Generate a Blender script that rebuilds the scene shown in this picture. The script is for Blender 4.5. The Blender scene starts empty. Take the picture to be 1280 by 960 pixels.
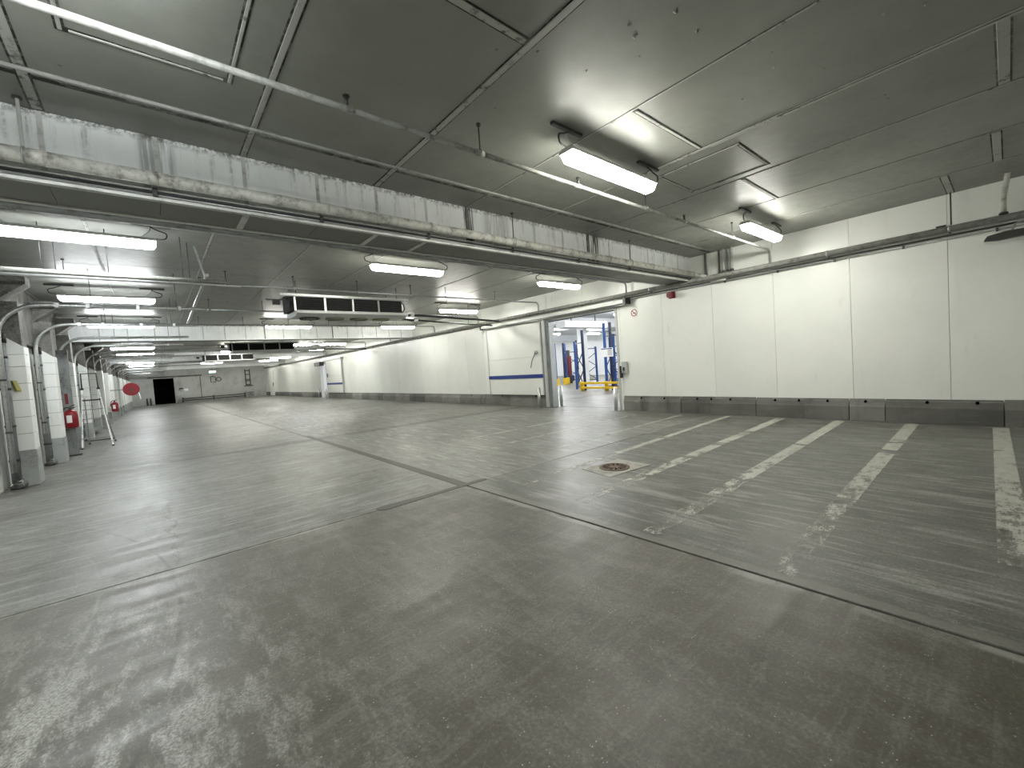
import bpy, math, random
from mathutils import Vector, Matrix
random.seed(7)
S = bpy.context.scene
COL = S.collection
PI = math.pi

# ------------------------------------------------------------------ camera, world, exposure
def make_camera():
    f, yaw, pit, rol = 527.8935, math.radians(40.25617), math.radians(-2.56728), math.radians(-4.04506)
    F = Vector((math.sin(yaw)*math.cos(pit), math.cos(yaw)*math.cos(pit), math.sin(pit)))
    r0 = Vector((math.cos(yaw), -math.sin(yaw), 0)); u0 = r0.cross(F)
    r = math.cos(rol)*r0 + math.sin(rol)*u0
    u = r.cross(F)
    cam = bpy.data.cameras.new('camera'); cam.sensor_fit = 'HORIZONTAL'; cam.sensor_width = 36.0
    cam.lens = 36.0*f/1280.0; cam.clip_start = .05; cam.clip_end = 300
    o = bpy.data.objects.new('camera', cam); COL.objects.link(o)
    M = Matrix.Identity(4)
    for i in range(3):
        M[i][0], M[i][1], M[i][2] = r[i], u[i], -F[i]
    M[0][3], M[1][3], M[2][3] = 0, 0, 1.55
    o.matrix_world = M
    S.camera = o
make_camera()
w = bpy.data.worlds.new('world'); S.world = w; w.use_nodes = True
w.node_tree.nodes['Background'].inputs[0].default_value = (.02, .02, .02, 1)
S.view_settings.view_transform = 'Standard'; S.view_settings.look = 'None'
S.view_settings.gamma = 1; S.view_settings.use_curve_mapping = False
S.view_settings.exposure = 0.0
S.cycles.max_bounces = 10; S.cycles.diffuse_bounces = 6; S.cycles.glossy_bounces = 4
S.cycles.sample_clamp_indirect = 8
LAMP = 72.0          # strength of every lit tube diffuser in the garage
LAMP_STORE = 140.0    # those in the storage hall behind the doors

# ------------------------------------------------------------------ material helpers
class G:
    def __init__(s, name):
        s.m = bpy.data.materials.new(name); s.m.use_nodes = True
        s.t = s.m.node_tree; s.b = s.t.nodes['Principled BSDF']
        s.geo = s.t.nodes.new('ShaderNodeNewGeometry')
        s.pos = s.geo.outputs['Position']
    def n(s, t): return s.t.nodes.new(t)
    def L(s, a, b): s.t.links.new(a, b)
    def setin(s, sock, v):
        if hasattr(v, 'is_linked') or isinstance(v, bpy.types.NodeSocket): s.L(v, sock)
        else: sock.default_value = v
    def vec(s, scale=(1, 1, 1), loc=(0, 0, 0), rot=(0, 0, 0), src=None):
        m = s.n('ShaderNodeMapping'); m.inputs['Scale'].default_value = scale
        m.inputs['Location'].default_value = loc; m.inputs['Rotation'].default_value = rot
        s.L(src or s.pos, m.inputs['Vector']); return m.outputs[0]
    def noise(s, scale, vec=None, detail=4, rough=.6, dist=0):
        x = s.n('ShaderNodeTexNoise'); x.inputs['Scale'].default_value = scale
        x.inputs['Detail'].default_value = detail; x.inputs['Roughness'].default_value = rough
        x.inputs['Distortion'].default_value = dist
        s.L(vec or s.pos, x.inputs['Vector']); return x.outputs['Fac']
    def voro(s, scale, vec=None, feat='F1'):
        x = s.n('ShaderNodeTexVoronoi'); x.inputs['Scale'].default_value = scale; x.feature = feat
        s.L(vec or s.pos, x.inputs['Vector']); return x.outputs['Distance']
    def ramp(s, v, a, b, lo=0., hi=1., smooth=True):
        x = s.n('ShaderNodeMapRange'); x.interpolation_type = 'SMOOTHSTEP' if smooth else 'LINEAR'
        x.inputs['From Min'].default_value = a; x.inputs['From Max'].default_value = b
        x.inputs['To Min'].default_value = lo; x.inputs['To Max'].default_value = hi
        s.setin(x.inputs['Value'], v); return x.outputs[0]
    def math(s, op, a, b=0.):
        x = s.n('ShaderNodeMath'); x.operation = op
        s.setin(x.inputs[0], a); s.setin(x.inputs[1], b); return x.outputs[0]
    def mix(s, fac, a, b):
        x = s.n('ShaderNodeMix'); x.data_type = 'RGBA'
        s.setin(x.inputs[0], fac)
        for k, v in ((6, a), (7, b)):
            if isinstance(v, tuple): x.inputs[k].default_value = (*v[:3], 1)
            else: s.L(v, x.inputs[k])
        return x.outputs[2]
    def mul(s, col, fac):
        x = s.n('ShaderNodeVectorMath'); x.operation = 'SCALE'
        s.L(col, x.inputs[0]); s.setin(x.inputs['Scale'], fac); return x.outputs[0]
    def sep(s, src=None):
        x = s.n('ShaderNodeSeparateXYZ'); s.L(src or s.pos, x.inputs[0]); return x.outputs
    def rand(s):
        return s.n('ShaderNodeObjectInfo').outputs['Random']
    def bump(s, h, strength=.2, dist=.01):
        x = s.n('ShaderNodeBump'); x.inputs['Strength'].default_value = strength
        x.inputs['Distance'].default_value = dist
        s.L(h, x.inputs['Height']); s.L(x.outputs[0], s.b.inputs['Normal'])
    def col(s, v):
        if isinstance(v, tuple): s.b.inputs['Base Color'].default_value = (*v[:3], 1)
        else: s.L(v, s.b.inputs['Base Color'])
    def rough(s, v): s.setin(s.b.inputs['Roughness'], v)
    def metal(s, v): s.b.inputs['Metallic'].default_value = v
    def spec(s, v): s.setin(s.b.inputs['Specular IOR Level'], v)

M = {}
def simple(name, c, rough=.5, metal=0., var=.12, nscale=9., spec=.5):
    g = G(name)
    nz = g.noise(nscale, detail=5)
    g.col(g.mix(g.ramp(nz, .3, .7), tuple(x*(1-var) for x in c), tuple(min(1, x*(1+var)) for x in c)))
    g.rough(g.ramp(nz, .3, .7, rough*.85, min(1, rough*1.15))); g.metal(metal); g.spec(spec)
    M[name] = g.m
def grimy(name, c, dirt, rough=.5, metal=0., amount=.45, scale=(5, 5, 5)):
    g = G(name)
    a = g.noise(1.0, g.vec(scale), detail=8, rough=.65)
    b = g.noise(26, detail=4)
    f = g.math('MULTIPLY', g.ramp(a, .62-amount*.3, .78-amount*.1), g.ramp(b, .2, .7))
    g.col(g.mix(f, c, dirt)); g.rough(g.ramp(a, .3, .8, rough, min(1, rough+.25))); g.metal(metal)
    g.bump(b, .15, .002)
    M[name] = g.m
def emit(name, c, strength):
    g = G(name); g.col(c); g.rough(.4)
    g.b.inputs['Emission Color'].default_value = (*c, 1); g.b.inputs['Emission Strength'].default_value = strength
    M[name] = g.m

def floor_material():
    g = G('concrete_floor')
    x, y, z = g.sep()
    big = g.noise(.42, detail=6, rough=.62, dist=.5)
    med = g.noise(1.9, detail=8, rough=.7)
    mot = g.noise(8, detail=7, rough=.72)
    fine = g.noise(55, detail=5, rough=.7)
    # scrubbing streaks: across the hall on its left half, along it in the bays on the right
    def streak(sa, sb, loc):
        a = g.noise(1., g.vec((sa, sb, 1), loc=loc), detail=8, rough=.7, dist=.25)
        b = g.noise(1., g.vec((sb, sa, 1), loc=loc), detail=8, rough=.7, dist=.25)
        return g.math('ADD', g.math('MULTIPLY', a, g.math('SUBTRACT', 1., side)), g.math('MULTIPLY', b, side))
    side = g.ramp(x, 2.6, 3.6)
    st = streak(.45, 3.2, (3, 5, 0)); st2 = streak(1.3, 13., (1, 7, 0))
    farslab = g.ramp(y, 4.69, 4.71)
    right_near = g.math('MULTIPLY', g.ramp(x, 3.04, 3.06), g.math('SUBTRACT', 1., farslab))
    near_s = g.mix(g.ramp(big, .34, .66), (.066, .060, .042), (.118, .110, .083))
    rn_s = g.mix(g.ramp(big, .34, .66), (.068, .068, .058), (.112, .112, .098))
    far_s = g.mix(g.ramp(big, .34, .66), (.092, .090, .075), (.170, .168, .150))
    base = g.mix(right_near, near_s, rn_s)
    base = g.mix(farslab, base, far_s)
    amp = g.math('MINIMUM', g.math('ADD', g.math('MULTIPLY', farslab, .62), g.math('ADD', .14, g.math('MULTIPLY', side, .50))), .95)
    base = g.mix(g.math('MULTIPLY', g.ramp(st, .47, .66), amp), base, (.27, .272, .252))
    base = g.mix(g.math('MULTIPLY', g.ramp(st2, .50, .62), g.math('MULTIPLY', amp, .85)), base, (.36, .36, .335))
    base = g.mix(g.math('MULTIPLY', g.ramp(st2, .46, .34), g.math('MULTIPLY', amp, .7)), base, (.055, .053, .044))
    base = g.mix(g.ramp(med, .53, .72, 0, .55), base, (.055, .052, .041))
    base = g.mix(g.ramp(mot, .52, .70, 0, .42), base, (.20, .195, .165))
    base = g.mix(g.ramp(mot, .46, .32, 0, .40), base, (.050, .047, .038))
    # chalky white scuffs, dense in the near left corner
    near = g.math('MULTIPLY', g.ramp(x, 1.0, -.9), g.ramp(y, 4.7, 2.4))
    speck = g.noise(70, detail=4, rough=.7)
    cn = g.noise(2.6, g.vec((1.7, .6, 1), rot=(0, 0, .45)), detail=9, rough=.75)
    chalk = g.math('MULTIPLY', g.ramp(cn, .46, .58), g.math('ADD', g.math('MULTIPLY', near, .95), .12))
    chalk = g.math('MULTIPLY', chalk, g.ramp(speck, .40, .58, .28, 1.))
    base = g.mix(chalk, base, (.50, .50, .455))
    # fine aggregate, loose grit and pits
    base = g.mix(g.ramp(fine, .40, .70, 0, .45), base, (.035, .033, .026))
    base = g.mix(g.ramp(fine, .46, .30, 0, .35), base, (.24, .235, .205))
    grit = g.math('MULTIPLY', g.ramp(g.voro(30, g.vec((1, 1.35, 1), rot=(0, 0, .6))), .15, .07), g.ramp(g.noise(4.7, detail=5, rough=.7), .48, .60))
    base = g.mix(g.math('MULTIPLY', grit, .75), base, (.55, .54, .47))
    pit = g.math('MULTIPLY', g.ramp(g.voro(5, g.vec(loc=(4, 2, 0))), .05, .02), g.ramp(g.noise(1.3), .52, .62))
    base = g.mix(g.math('MULTIPLY', pit, .8), base, (.02, .02, .018))
    # pale repair mortar beside the joints
    wob = g.math('MULTIPLY', g.math('SUBTRACT', g.noise(2.2, detail=6), .5), .10)
    dx = g.math('ADD', g.math('SUBTRACT', x, 3.10), wob)
    band = g.math('MULTIPLY', g.ramp(g.math('ABSOLUTE', dx), .075, .05), g.ramp(y, 4.9, 4.6))
    base = g.mix(g.math('MULTIPLY', band, g.ramp(mot, .3, .6, .25, .6)), base, (.19, .186, .16))
    dxl = g.math('ADD', g.math('SUBTRACT', x, 3.00), wob)
    bandl = g.math('MULTIPLY', g.math('MULTIPLY', g.ramp(g.math('ABSOLUTE', dxl), .06, .02), g.ramp(y, 4.9, 4.6)), g.ramp(med, .45, .6))
    base = g.mix(g.math('MULTIPLY', bandl, .6), base, (.30, .30, .27))
    dy = g.math('ADD', g.math('SUBTRACT', y, 4.70), wob)
    band2 = g.math('MULTIPLY', g.ramp(g.math('ABSOLUTE', dy), .06, .025), g.ramp(med, .40, .58))
    base = g.mix(g.math('MULTIPLY', band2, .5), base, (.32, .32, .29))
    # dark damp band crossing the hall near the second joint
    d2 = g.math('ADD', g.math('SUBTRACT', y, 11.6), g.math('MULTIPLY', wob, 6.))
    band3 = g.math('MULTIPLY', g.ramp(g.math('ABSOLUTE', d2), .45, .05), g.ramp(x, -1, 2.5))
    base = g.mix(g.math('MULTIPLY', band3, .55), base, (.06, .058, .048))
    # tyre marks curling through the near left slab
    def arc(cx, cy, r, wd, k):
        p = g.n('ShaderNodeVectorMath'); p.operation = 'DISTANCE'
        c = g.n('ShaderNodeCombineXYZ'); g.L(x, c.inputs[0]); g.L(y, c.inputs[1])
        g.L(c.outputs[0], p.inputs[0]); p.inputs[1].default_value = (cx, cy, 0)
        d = g.math('ABSOLUTE', g.math('SUBTRACT', p.outputs['Value'], r))
        return g.math('MULTIPLY', g.ramp(d, wd, wd*.25), g.ramp(g.noise(3.1, detail=6), .36, .60, 0, k))
    for (cx, cy, r, wd, k, cc) in ((-6.2, 4.0, 6.22, .02, .55, (.04, .038, .03)), (-6.0, 4.4, 5.55, .016, .22, (.30, .30, .27))):
        base = g.mix(arc(cx, cy, r, wd, k), base, cc)
    # crack
    cw = g.math('MULTIPLY', g.math('SUBTRACT', g.noise(2.6, detail=9, rough=.75), .5), .62)
    cx_ = g.math('ADD', g.math('SUBTRACT', x, .03), cw)
    ck = g.math('MULTIPLY', g.ramp(g.math('ABSOLUTE', cx_), .012, .004), g.math('MULTIPLY', g.ramp(y, 4.7, 4.9), g.ramp(y, 7.9, 7.5)))
    base = g.mix(g.math('MULTIPLY', ck, .8), base, (.03, .03, .025))
    g.col(base)
    rg = g.math('ADD', g.ramp(st, .40, .62, .36, .50), g.ramp(mot, .3, .7, -.03, .07))
    rg = g.math('ADD', rg, g.ramp(st2, .35, .65, -.02, .07))
    g.rough(rg); g.spec(.45)
    g.bump(g.math('ADD', g.math('MULTIPLY', fine, .8), mot), .16, .005)
    M['concrete_floor'] = g.m
floor_material()

def ceiling_material():
    g = G('ceiling_panel_paint')
    a = g.noise(.9, detail=6); b = g.noise(7, detail=6, rough=.7)
    rnd = g.rand()
    c = g.mix(g.ramp(a, .3, .7), (.205, .212, .188), (.27, .277, .248))
    c = g.mul(c, g.ramp(rnd, 0, 1, .92, 1.06))
    c = g.mix(g.ramp(b, .66, .84, 0, .5), c, (.10, .103, .093))
    sp = g.math('MULTIPLY', g.ramp(g.voro(3.1), .06, .02), g.ramp(g.noise(1.1), .5, .58))
    c = g.mix(sp, c, (.05, .05, .045))
    g.col(c); g.rough(g.ramp(b, .3, .7, .36, .48)); g.spec(.42)
    g.bump(g.noise(60, detail=4, rough=.7), .30, .004)
    M['ceiling_panel_paint'] = g.m
ceiling_material()

def wall_material():
    g = G('wall_panel_white')
    a = g.noise(.6, detail=5); st = g.noise(1., g.vec((3.2, 3.2, .35)), detail=6)
    c = g.mix(g.ramp(a, .3, .7), (.80, .82, .765), (.86, .875, .825))
    c = g.mul(c, g.ramp(g.rand(), 0, 1, .965, 1.02))
    c = g.mix(g.ramp(st, .60, .80, 0, .26), c, (.50, .51, .46))
    sm = g.math('MULTIPLY', g.ramp(g.noise(1., g.vec((4, 4, 1.1)), detail=8, rough=.72), .62, .80), .26)
    c = g.mix(sm, c, (.34, .34, .30))
    g.col(c); g.rough(.34); g.spec(.5)
    g.bump(g.noise(1.3, detail=2), .05, .02)
    M['wall_panel_white'] = g.m
wall_material()

def beam_material():
    g = G('beam_stained_paint')
    x, y, z = g.sep()
    a = g.noise(1.1, detail=5)
    drip = g.noise(1., g.vec((11, 11, .8)), detail=9, rough=.75)
    fine = g.noise(22, detail=6, rough=.75)
    c = g.mix(g.ramp(a, .3, .7), (.78, .81, .805), (.90, .92, .915))
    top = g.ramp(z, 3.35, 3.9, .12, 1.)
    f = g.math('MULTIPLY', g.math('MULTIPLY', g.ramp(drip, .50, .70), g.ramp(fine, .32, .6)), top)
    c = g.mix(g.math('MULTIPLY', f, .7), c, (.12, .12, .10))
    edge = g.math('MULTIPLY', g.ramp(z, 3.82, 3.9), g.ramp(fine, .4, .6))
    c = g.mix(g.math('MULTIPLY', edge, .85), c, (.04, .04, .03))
    for (x0, wd, k) in ((3.72, .10, 1.), (6.62, .22, .95), (.2, .16, .5), (4.25, .3, .35)):
        d = g.math('ABSOLUTE', g.math('SUBTRACT', x, x0))
        s = g.math('MULTIPLY', g.ramp(d, wd, wd*.6), g.ramp(g.noise(1., g.vec((26, 5, 1.2)), detail=6), .36, .52))
        s = g.math('MULTIPLY', s, g.ramp(y, 5.6, 5.5))
        c = g.mix(g.math('MULTIPLY', s, k), c, (.03, .028, .02))
    g.col(c); g.rough(.55); g.bump(fine, .2, .003)
    M['beam_stained_paint'] = g.m
beam_material()
simple_later = [('shaded_soffit', (.145, .148, .132), .5)]  # darkened ceiling paint: the shade under the beams is put into the colour

def mould_seal():
    g = G('mouldy_seal')
    nz = g.noise(1., g.vec((9, 9, 9)), detail=8, rough=.75)
    nz2 = g.noise(1., g.vec((1.3, 1.3, 1.3)), detail=3)
    f = g.math('MULTIPLY', g.ramp(nz, .50, .60), g.ramp(nz2, .44, .60))
    c = g.mix(g.math('MULTIPLY', f, .85), (.40, .405, .375), (.035, .035, .028))
    g.col(c); g.rough(.6); g.bump(nz, .4, .006)
    M['mouldy_seal'] = g.m
mould_seal()
def mould_edge():
    g = G('mould_line')
    nz = g.noise(1., g.vec((11, 11, 11)), detail=8, rough=.75); nz2 = g.noise(1.1, detail=3)
    f = g.math('ADD', g.ramp(nz, .40, .52, 0, .55), g.ramp(nz2, .42, .58, 0, .5))
    g.col(g.mix(g.math('MINIMUM', f, 1.), (.24, .245, .225), (.018, .018, .014))); g.rough(.8)
    M['mould_line'] = g.m
mould_edge()

def kerb_material():
    g = G('kerb_concrete')
    x, y, z = g.sep()
    a = g.noise(1., g.vec((1, .75, 1.2)), detail=6); fine = g.noise(18, detail=7, rough=.72)
    c = g.mix(g.ramp(a, .3, .7), (.13, .128, .115), (.235, .232, .212))
    c = g.mul(c, g.ramp(g.rand(), 0, 1, .62, 1.15))
    c = g.mix(g.ramp(fine, .55, .8, 0, .5), c, (.05, .05, .045))
    st = g.noise(1., g.vec((2, 1.9, .4)), detail=6)
    c = g.mix(g.math('MULTIPLY', g.ramp(st, .55, .68), .6), c, (.045, .047, .045))
    sc = g.math('MULTIPLY', g.ramp(g.noise(1., g.vec((3, 1.1, 14)), detail=6), .63, .72), .5)
    c = g.mix(sc, c, (.42, .42, .38))
    g.col(c); g.rough(.75); g.bump(fine, .5, .008)
    M['kerb_concrete'] = g.m
kerb_material()

def paint_line():
    g = G('worn_line_paint')
    x, y, z = g.sep()
    tr = g.n('ShaderNodeBsdfTransparent'); mx = g.n('ShaderNodeMixShader')
    a = g.noise(1., g.vec((4.5, 9, 1)), detail=8, rough=.75)
    b = g.noise(60, detail=3)
    far = g.ramp(x, 3.2, 8.0, .535, .37)
    f = g.math('SUBTRACT', g.math('ADD', g.math('MULTIPLY', a, .75), g.math('MULTIPLY', b, .25)), far)
    # long breaks left by the scrubbing along the hall
    brk = g.ramp(g.noise(1., g.vec((2.6, .5, 1)), detail=3), .36, .42)
    f = g.math('MULTIPLY', g.ramp(f, -.03, .06), brk)
    f = g.math('MULTIPLY', f, .72)
    g.col(g.mix(g.ramp(a, .3, .7), (.42, .42, .37), (.58, .58, .51))); g.rough(.5)
    out = g.t.nodes['Material Output']
    g.L(f, mx.inputs[0]); g.L(tr.outputs[0], mx.inputs[1]); g.L(g.b.outputs[0], mx.inputs[2]); g.L(mx.outputs[0], out.inputs[0])
    M['worn_line_paint'] = g.m
paint_line()

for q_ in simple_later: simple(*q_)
simple('steel_grey', (.36, .37, .36), .38, .6)
simple('galvanised', (.56, .58, .57), .32, .85, nscale=30)
simple('dark_metal', (.06, .06, .058), .45, .4)
simple('fin_black', (.012, .012, .012), .6, 0, .3, spec=.2)
simple('void_black', (.004, .004, .004), .9, 0, .1, spec=0)
simple('joint_dark', (.02, .019, .016), .9, spec=.1)
simple('backing_grey', (.10, .10, .095), .8)
simple('black_rubber', (.018, .018, .018), .55)
simple('white_enamel', (.72, .73, .70), .35, 0, .05)
simple('plate_grey', (.50, .51, .50), .4, .1, .06)
simple('blue_stripe', (.006, .032, .21), .4, 0, .08)
simple('blue_rack', (.010, .065, .26), .38, 0, .1)
simple('navy_rack', (.006, .015, .05), .4, 0, .1)
simple('yellow_guard', (.72, .47, .012), .42, 0, .12)
simple('red_enamel', (.22, .005, .012), .32, 0, .12)
simple('dark_red', (.13, .008, .010), .4, 0, .12)
simple('label_white', (.80, .80, .77), .5, 0, .04)
simple('sign_red', (.28, .02, .035), .5)
simple('sign_black', (.03, .03, .03), .5)
simple('alu_white', (.80, .81, .80), .3, .35, .04)
simple('tar', (.062, .059, .050), .55, 0, .25, 30)
simple('olive_guard', (.26, .26, .15), .5)
simple('rust_brown', (.085, .07, .055), .75, 0, .4, 20)
simple('hall_white', (.80, .81, .81), .4, 0, .03)
simple('hall_ceiling', (.50, .52, .54), .45, 0, .05)
simple('yellow_sign', (.42, .38, .12), .5)
grimy('pipe_painted', (.29, .294, .272), (.09, .088, .075), .45, 0, .7, (7, 7, 7))
grimy('thick_pipe', (.54, .54, .49), (.13, .125, .10), .4, 0, .9, (9, 1.5, 9))
grimy('rail_white', (.56, .57, .54), (.2, .2, .17), .4)
grimy('pier_white', (.82, .835, .80), (.42, .42, .38), .5, 0, .15, (3, 3, 1.2))
grimy('pier_concrete', (.36, .38, .37), (.18, .18, .17), .7, 0, .6, (2, 2, 2))
grimy('upper_concrete', (.20, .195, .18), (.05, .048, .042), .75, 0, 1., (3, 3, 2))
grimy('grey_pipe', (.24, .255, .255), (.06, .06, .055), .42, .2, .7, (6, 6, 2))
grimy('far_wall_grey', (.44, .45, .43), (.25, .25, .23), .6, 0, .5, (1.2, 1.2, .8))
grimy('drain_iron', (.16, .11, .085), (.05, .04, .035), .7, .3, .6, (20, 20, 20))
grimy('drain_mortar', (.36, .355, .315), (.16, .155, .13), .75, 0, .7, (6, 6, 6))
emit('lamp_diffuser', (1.0, .985, .90), LAMP)
emit('lamp_diffuser_cool', (.95, .99, 1.0), LAMP)
emit('lamp_store', (.97, .99, 1.0), LAMP_STORE)
emit('exit_green', (.55, 1., .85), 4.)
simple('lamp_dead', (.62, .62, .58), .4)

# ------------------------------------------------------------------ mesh helpers
class MB:
    def __init__(s): s.v = []; s.f = []; s.sm = []
    def add(s, vs, fs, smooth=False):
        k = len(s.v); s.v += [tuple(p) for p in vs]
        s.f += [tuple(i+k for i in f) for f in fs]; s.sm += [smooth]*len(fs); return s
    def box(s, x0, x1, y0, y1, z0, z1):
        return s.add([(x0, y0, z0), (x1, y0, z0), (x1, y1, z0), (x0, y1, z0), (x0, y0, z1), (x1, y0, z1), (x1, y1, z1), (x0, y1, z1)],
                     [(3, 2, 1, 0), (4, 5, 6, 7), (0, 1, 5, 4), (1, 2, 6, 5), (2, 3, 7, 6), (3, 0, 4, 7)])
    def cbox(s, c, d): return s.box(c[0]-d[0]/2, c[0]+d[0]/2, c[1]-d[1]/2, c[1]+d[1]/2, c[2]-d[2]/2, c[2]+d[2]/2)
    def prism(s, poly, axis, a, b):
        """poly: 2D outline; axis 'x': (y,z) pairs extruded along x, 'y': (x,z), 'z': (x,y)"""
        n = len(poly)
        def p(q, t): return {'x': (t, q[0], q[1]), 'y': (q[0], t, q[1]), 'z': (q[0], q[1], t)}[axis]
        vs = [p(q, a) for q in poly]+[p(q, b) for q in poly]
        fs = [tuple(range(n))[::-1], tuple(range(n, 2*n))]+[(i, (i+1) % n, n+(i+1) % n, n+i) for i in range(n)]
        return s.add(vs, fs)
    def tube(s, pts, r, n=10, caps=True, radii=None):
        pts = [Vector(p) for p in pts]; rings = []
        up = Vector((0, 0, 1)); prev = None
        for i, p in enumerate(pts):
            t = (pts[min(i+1, len(pts)-1)]-pts[max(i-1, 0)]).normalized()
            if prev is None:
                a = up if abs(t.z) < .9 else Vector((1, 0, 0))
                u = t.cross(a).normalized()
            else:
                u = (prev - t*prev.dot(t)).normalized()
            prev = u; v = t.cross(u)
            rr = radii[i] if radii else r
            rings.append([p+(u*math.cos(2*PI*k/n)+v*math.sin(2*PI*k/n))*rr for k in range(n)])
        vs = [q for ring in rings for q in ring]; fs = []
        for i in range(len(pts)-1):
            for k in range(n):
                fs.append((i*n+k, i*n+(k+1) % n, (i+1)*n+(k+1) % n, (i+1)*n+k))
        s.add(vs, fs, True)
        if caps:
            k0 = len(s.v)-len(vs)
            s.f += [tuple(k0+i for i in range(n))[::-1], tuple(k0+(len(pts)-1)*n+i for i in range(n))]; s.sm += [False, False]
        return s
    def bar(s, p0, p1, w, h):
        """rectangular bar between two points"""
        p0, p1 = Vector(p0), Vector(p1); t = (p1-p0).normalized()
        a = Vector((0, 0, 1)) if abs(t.z) < .9 else Vector((0, 1, 0))
        u = t.cross(a).normalized(); v = u.cross(t)
        vs = [p+u*sx*w/2+v*sy*h/2 for p in (p0, p1) for sx, sy in ((-1, -1), (1, -1), (1, 1), (-1, 1))]
        return s.add(vs, [(3, 2, 1, 0), (4, 5, 6, 7), (0, 1, 5, 4), (1, 2, 6, 5), (2, 3, 7, 6), (3, 0, 4, 7)])
    def mesh(s, name, off=(0, 0, 0)):
        me = bpy.data.meshes.new(name)
        me.from_pydata([(p[0]-off[0], p[1]-off[1], p[2]-off[2]) for p in s.v], [], s.f)
        me.polygons.foreach_set('use_smooth', s.sm); me.update(); return me

def arcpts(c, r, a0, a1, ax1, ax2, n=7):
    c, ax1, ax2 = Vector(c), Vector(ax1), Vector(ax2)
    return [c+ax1*r*math.cos(a0+(a1-a0)*i/n)+ax2*r*math.sin(a0+(a1-a0)*i/n) for i in range(n+1)]

def smooth(pts, n=5):
    P = [Vector(p) for p in pts]; P = [P[0]]+P+[P[-1]]; out = []
    for i in range(1, len(P)-2):
        a, b, c, d = P[i-1:i+3]
        for k in range(n):
            t = k/n
            out.append(.5*((2*b)+(c-a)*t+(2*a-5*b+4*c-d)*t*t+(3*b-a-3*c+d)*t**3))
    return out+[P[-2]]

def tag(o, label=None, cat=None, group=None, kind=None):
    for k, v in (('label', label), ('category', cat), ('group', group), ('kind', kind)):
        if v: o[k] = v
    return o
def put(name, mb, mat, parent=None, bevel=0., off=None):
    if off is None: off = tuple(parent.matrix_world_loc) if False else (0, 0, 0)
    me = mb.mesh(name, off); me.materials.append(M[mat])
    o = bpy.data.objects.new(name, me); COL.objects.link(o)
    if parent: o.parent = parent
    if bevel:
        b = o.modifiers.new('bevel', 'BEVEL'); b.width = bevel; b.segments = 2; b.limit_method = 'ANGLE'
    return o
class Thing:
    def __init__(s, name, label, cat, loc, group=None):
        s.o = bpy.data.objects.new(name, None); COL.objects.link(s.o); s.o.location = loc; s.loc = loc
        s.o.empty_display_size = .1
        tag(s.o, label, cat, group)
    def part(s, name, mb, mat, parent=None, bevel=0., label=None):
        o = put(name, mb, mat, parent or s.o, bevel, off=s.loc)
        if label: o['label'] = label
        return o
def dup(root, delta, label):
    """copy of a thing with its parts and sub-parts, moved by delta"""
    r = root.copy(); COL.objects.link(r); r.location = Vector(root.location)+Vector(delta); r['label'] = label
    for ch in list(root.children):
        c = ch.copy(); COL.objects.link(c); c.parent = r
        for gch in list(ch.children):
            d = gch.copy(); COL.objects.link(d); d.parent = c
    return r
ORD = ['nearest', 'second', 'third', 'fourth', 'fifth', 'sixth', 'seventh', 'eighth', 'ninth', 'tenth', 'eleventh', 'twelfth', 'thirteenth', 'fourteenth', 'fifteenth', 'sixteenth', 'seventeenth']

# ------------------------------------------------------------------ dimensions
XL, XR, YB, YF, ZC = -2.1, 10.43, -13.0, 58.4, 3.9
BEAMS = [5.12, 20.0, 35.0, 50.0]; BW = .62; ZB = 3.33
D1 = (7.38, 10.22); D2 = (34.6, 36.4); D3 = (53.6, 56.0); ZD = 3.0
HX1 = 33.0

# ------------------------------------------------------------------ floor
fl = put('floor', MB().box(XL-.3, XR+.45, YB-.2, YF+.3, -.30, -.025), 'joint_dark'); tag(fl, kind='structure')
fl['label'] = 'worn grey concrete garage floor with dark joints'
xs = [XL-.1, 3.05, XR+.35]; ys = [YB, 4.70, 11.6, 20.3, 35.3, 50.3, YF+.1]
for i in range(2):
    for j in range(6):
        put('slab', MB().box(xs[i]+.013, xs[i+1]-.013, ys[j]+.009, ys[j+1]-.009, -.2, 0), 'concrete_floor', fl, bevel=.006)
tarm = MB()
put('tar_strip', MB().prism([(2.98, 4.74), (3.12, 4.70), (3.13, 8.), (3.15, 12.45), (3.10, 12.5), (3.04, 12.4), (3.01, 8.5)], 'z', -.004, .004), 'tar', fl)
put('tar_strip', MB().prism([(1.84, 4.68), (1.9, 4.63), (2.6, 4.66), (3.36, 4.68), (3.42, 4.72), (3.36, 4.77), (2.6, 4.76), (1.92, 4.79), (1.84, 4.76)], 'z', -.004, .0042), 'tar', fl)

# parking lines
line_ends = [(-.02, 4.2, 10.22, .10), (1.03, 3.16, 10.22, 1.13), (2.04, 3.2, 10.2, 2.17), (3.06, 3.45, 10.2, 3.2), (4.08, 3.5, 10.2, 4.28), (5.30, 5.0, 10.1, 5.36), (6.5, 4.5, 9.7, 6.5), (7.7, 4.6, 9.3, 7.7)]
ln = ['broad worn white floor line at the right edge of the photo', 'broad worn white floor line, second from the right edge', 'worn white floor line, third from the right edge', 'worn white floor line passing right of the round floor drain',
      'thin white floor line passing just left of the floor drain', 'thin faded white floor line along the joint towards the doorway', 'faint white floor line, second beyond the floor joint', 'faintest white floor line, in front of the open doorway']
for k, (y0, x0, x1, y1) in enumerate(line_ends):
    hw = .085 if k < 4 else (.06 if k < 5 else .04)
    o = put('floor_line', MB().prism([(x0, y0-hw), (x1, y1-hw), (x1, y1+hw), (x0, y0+hw)], 'z', .0005, .0022), 'worn_line_paint')
    tag(o, ln[k], 'floor line', 'painted bay lines')

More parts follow.
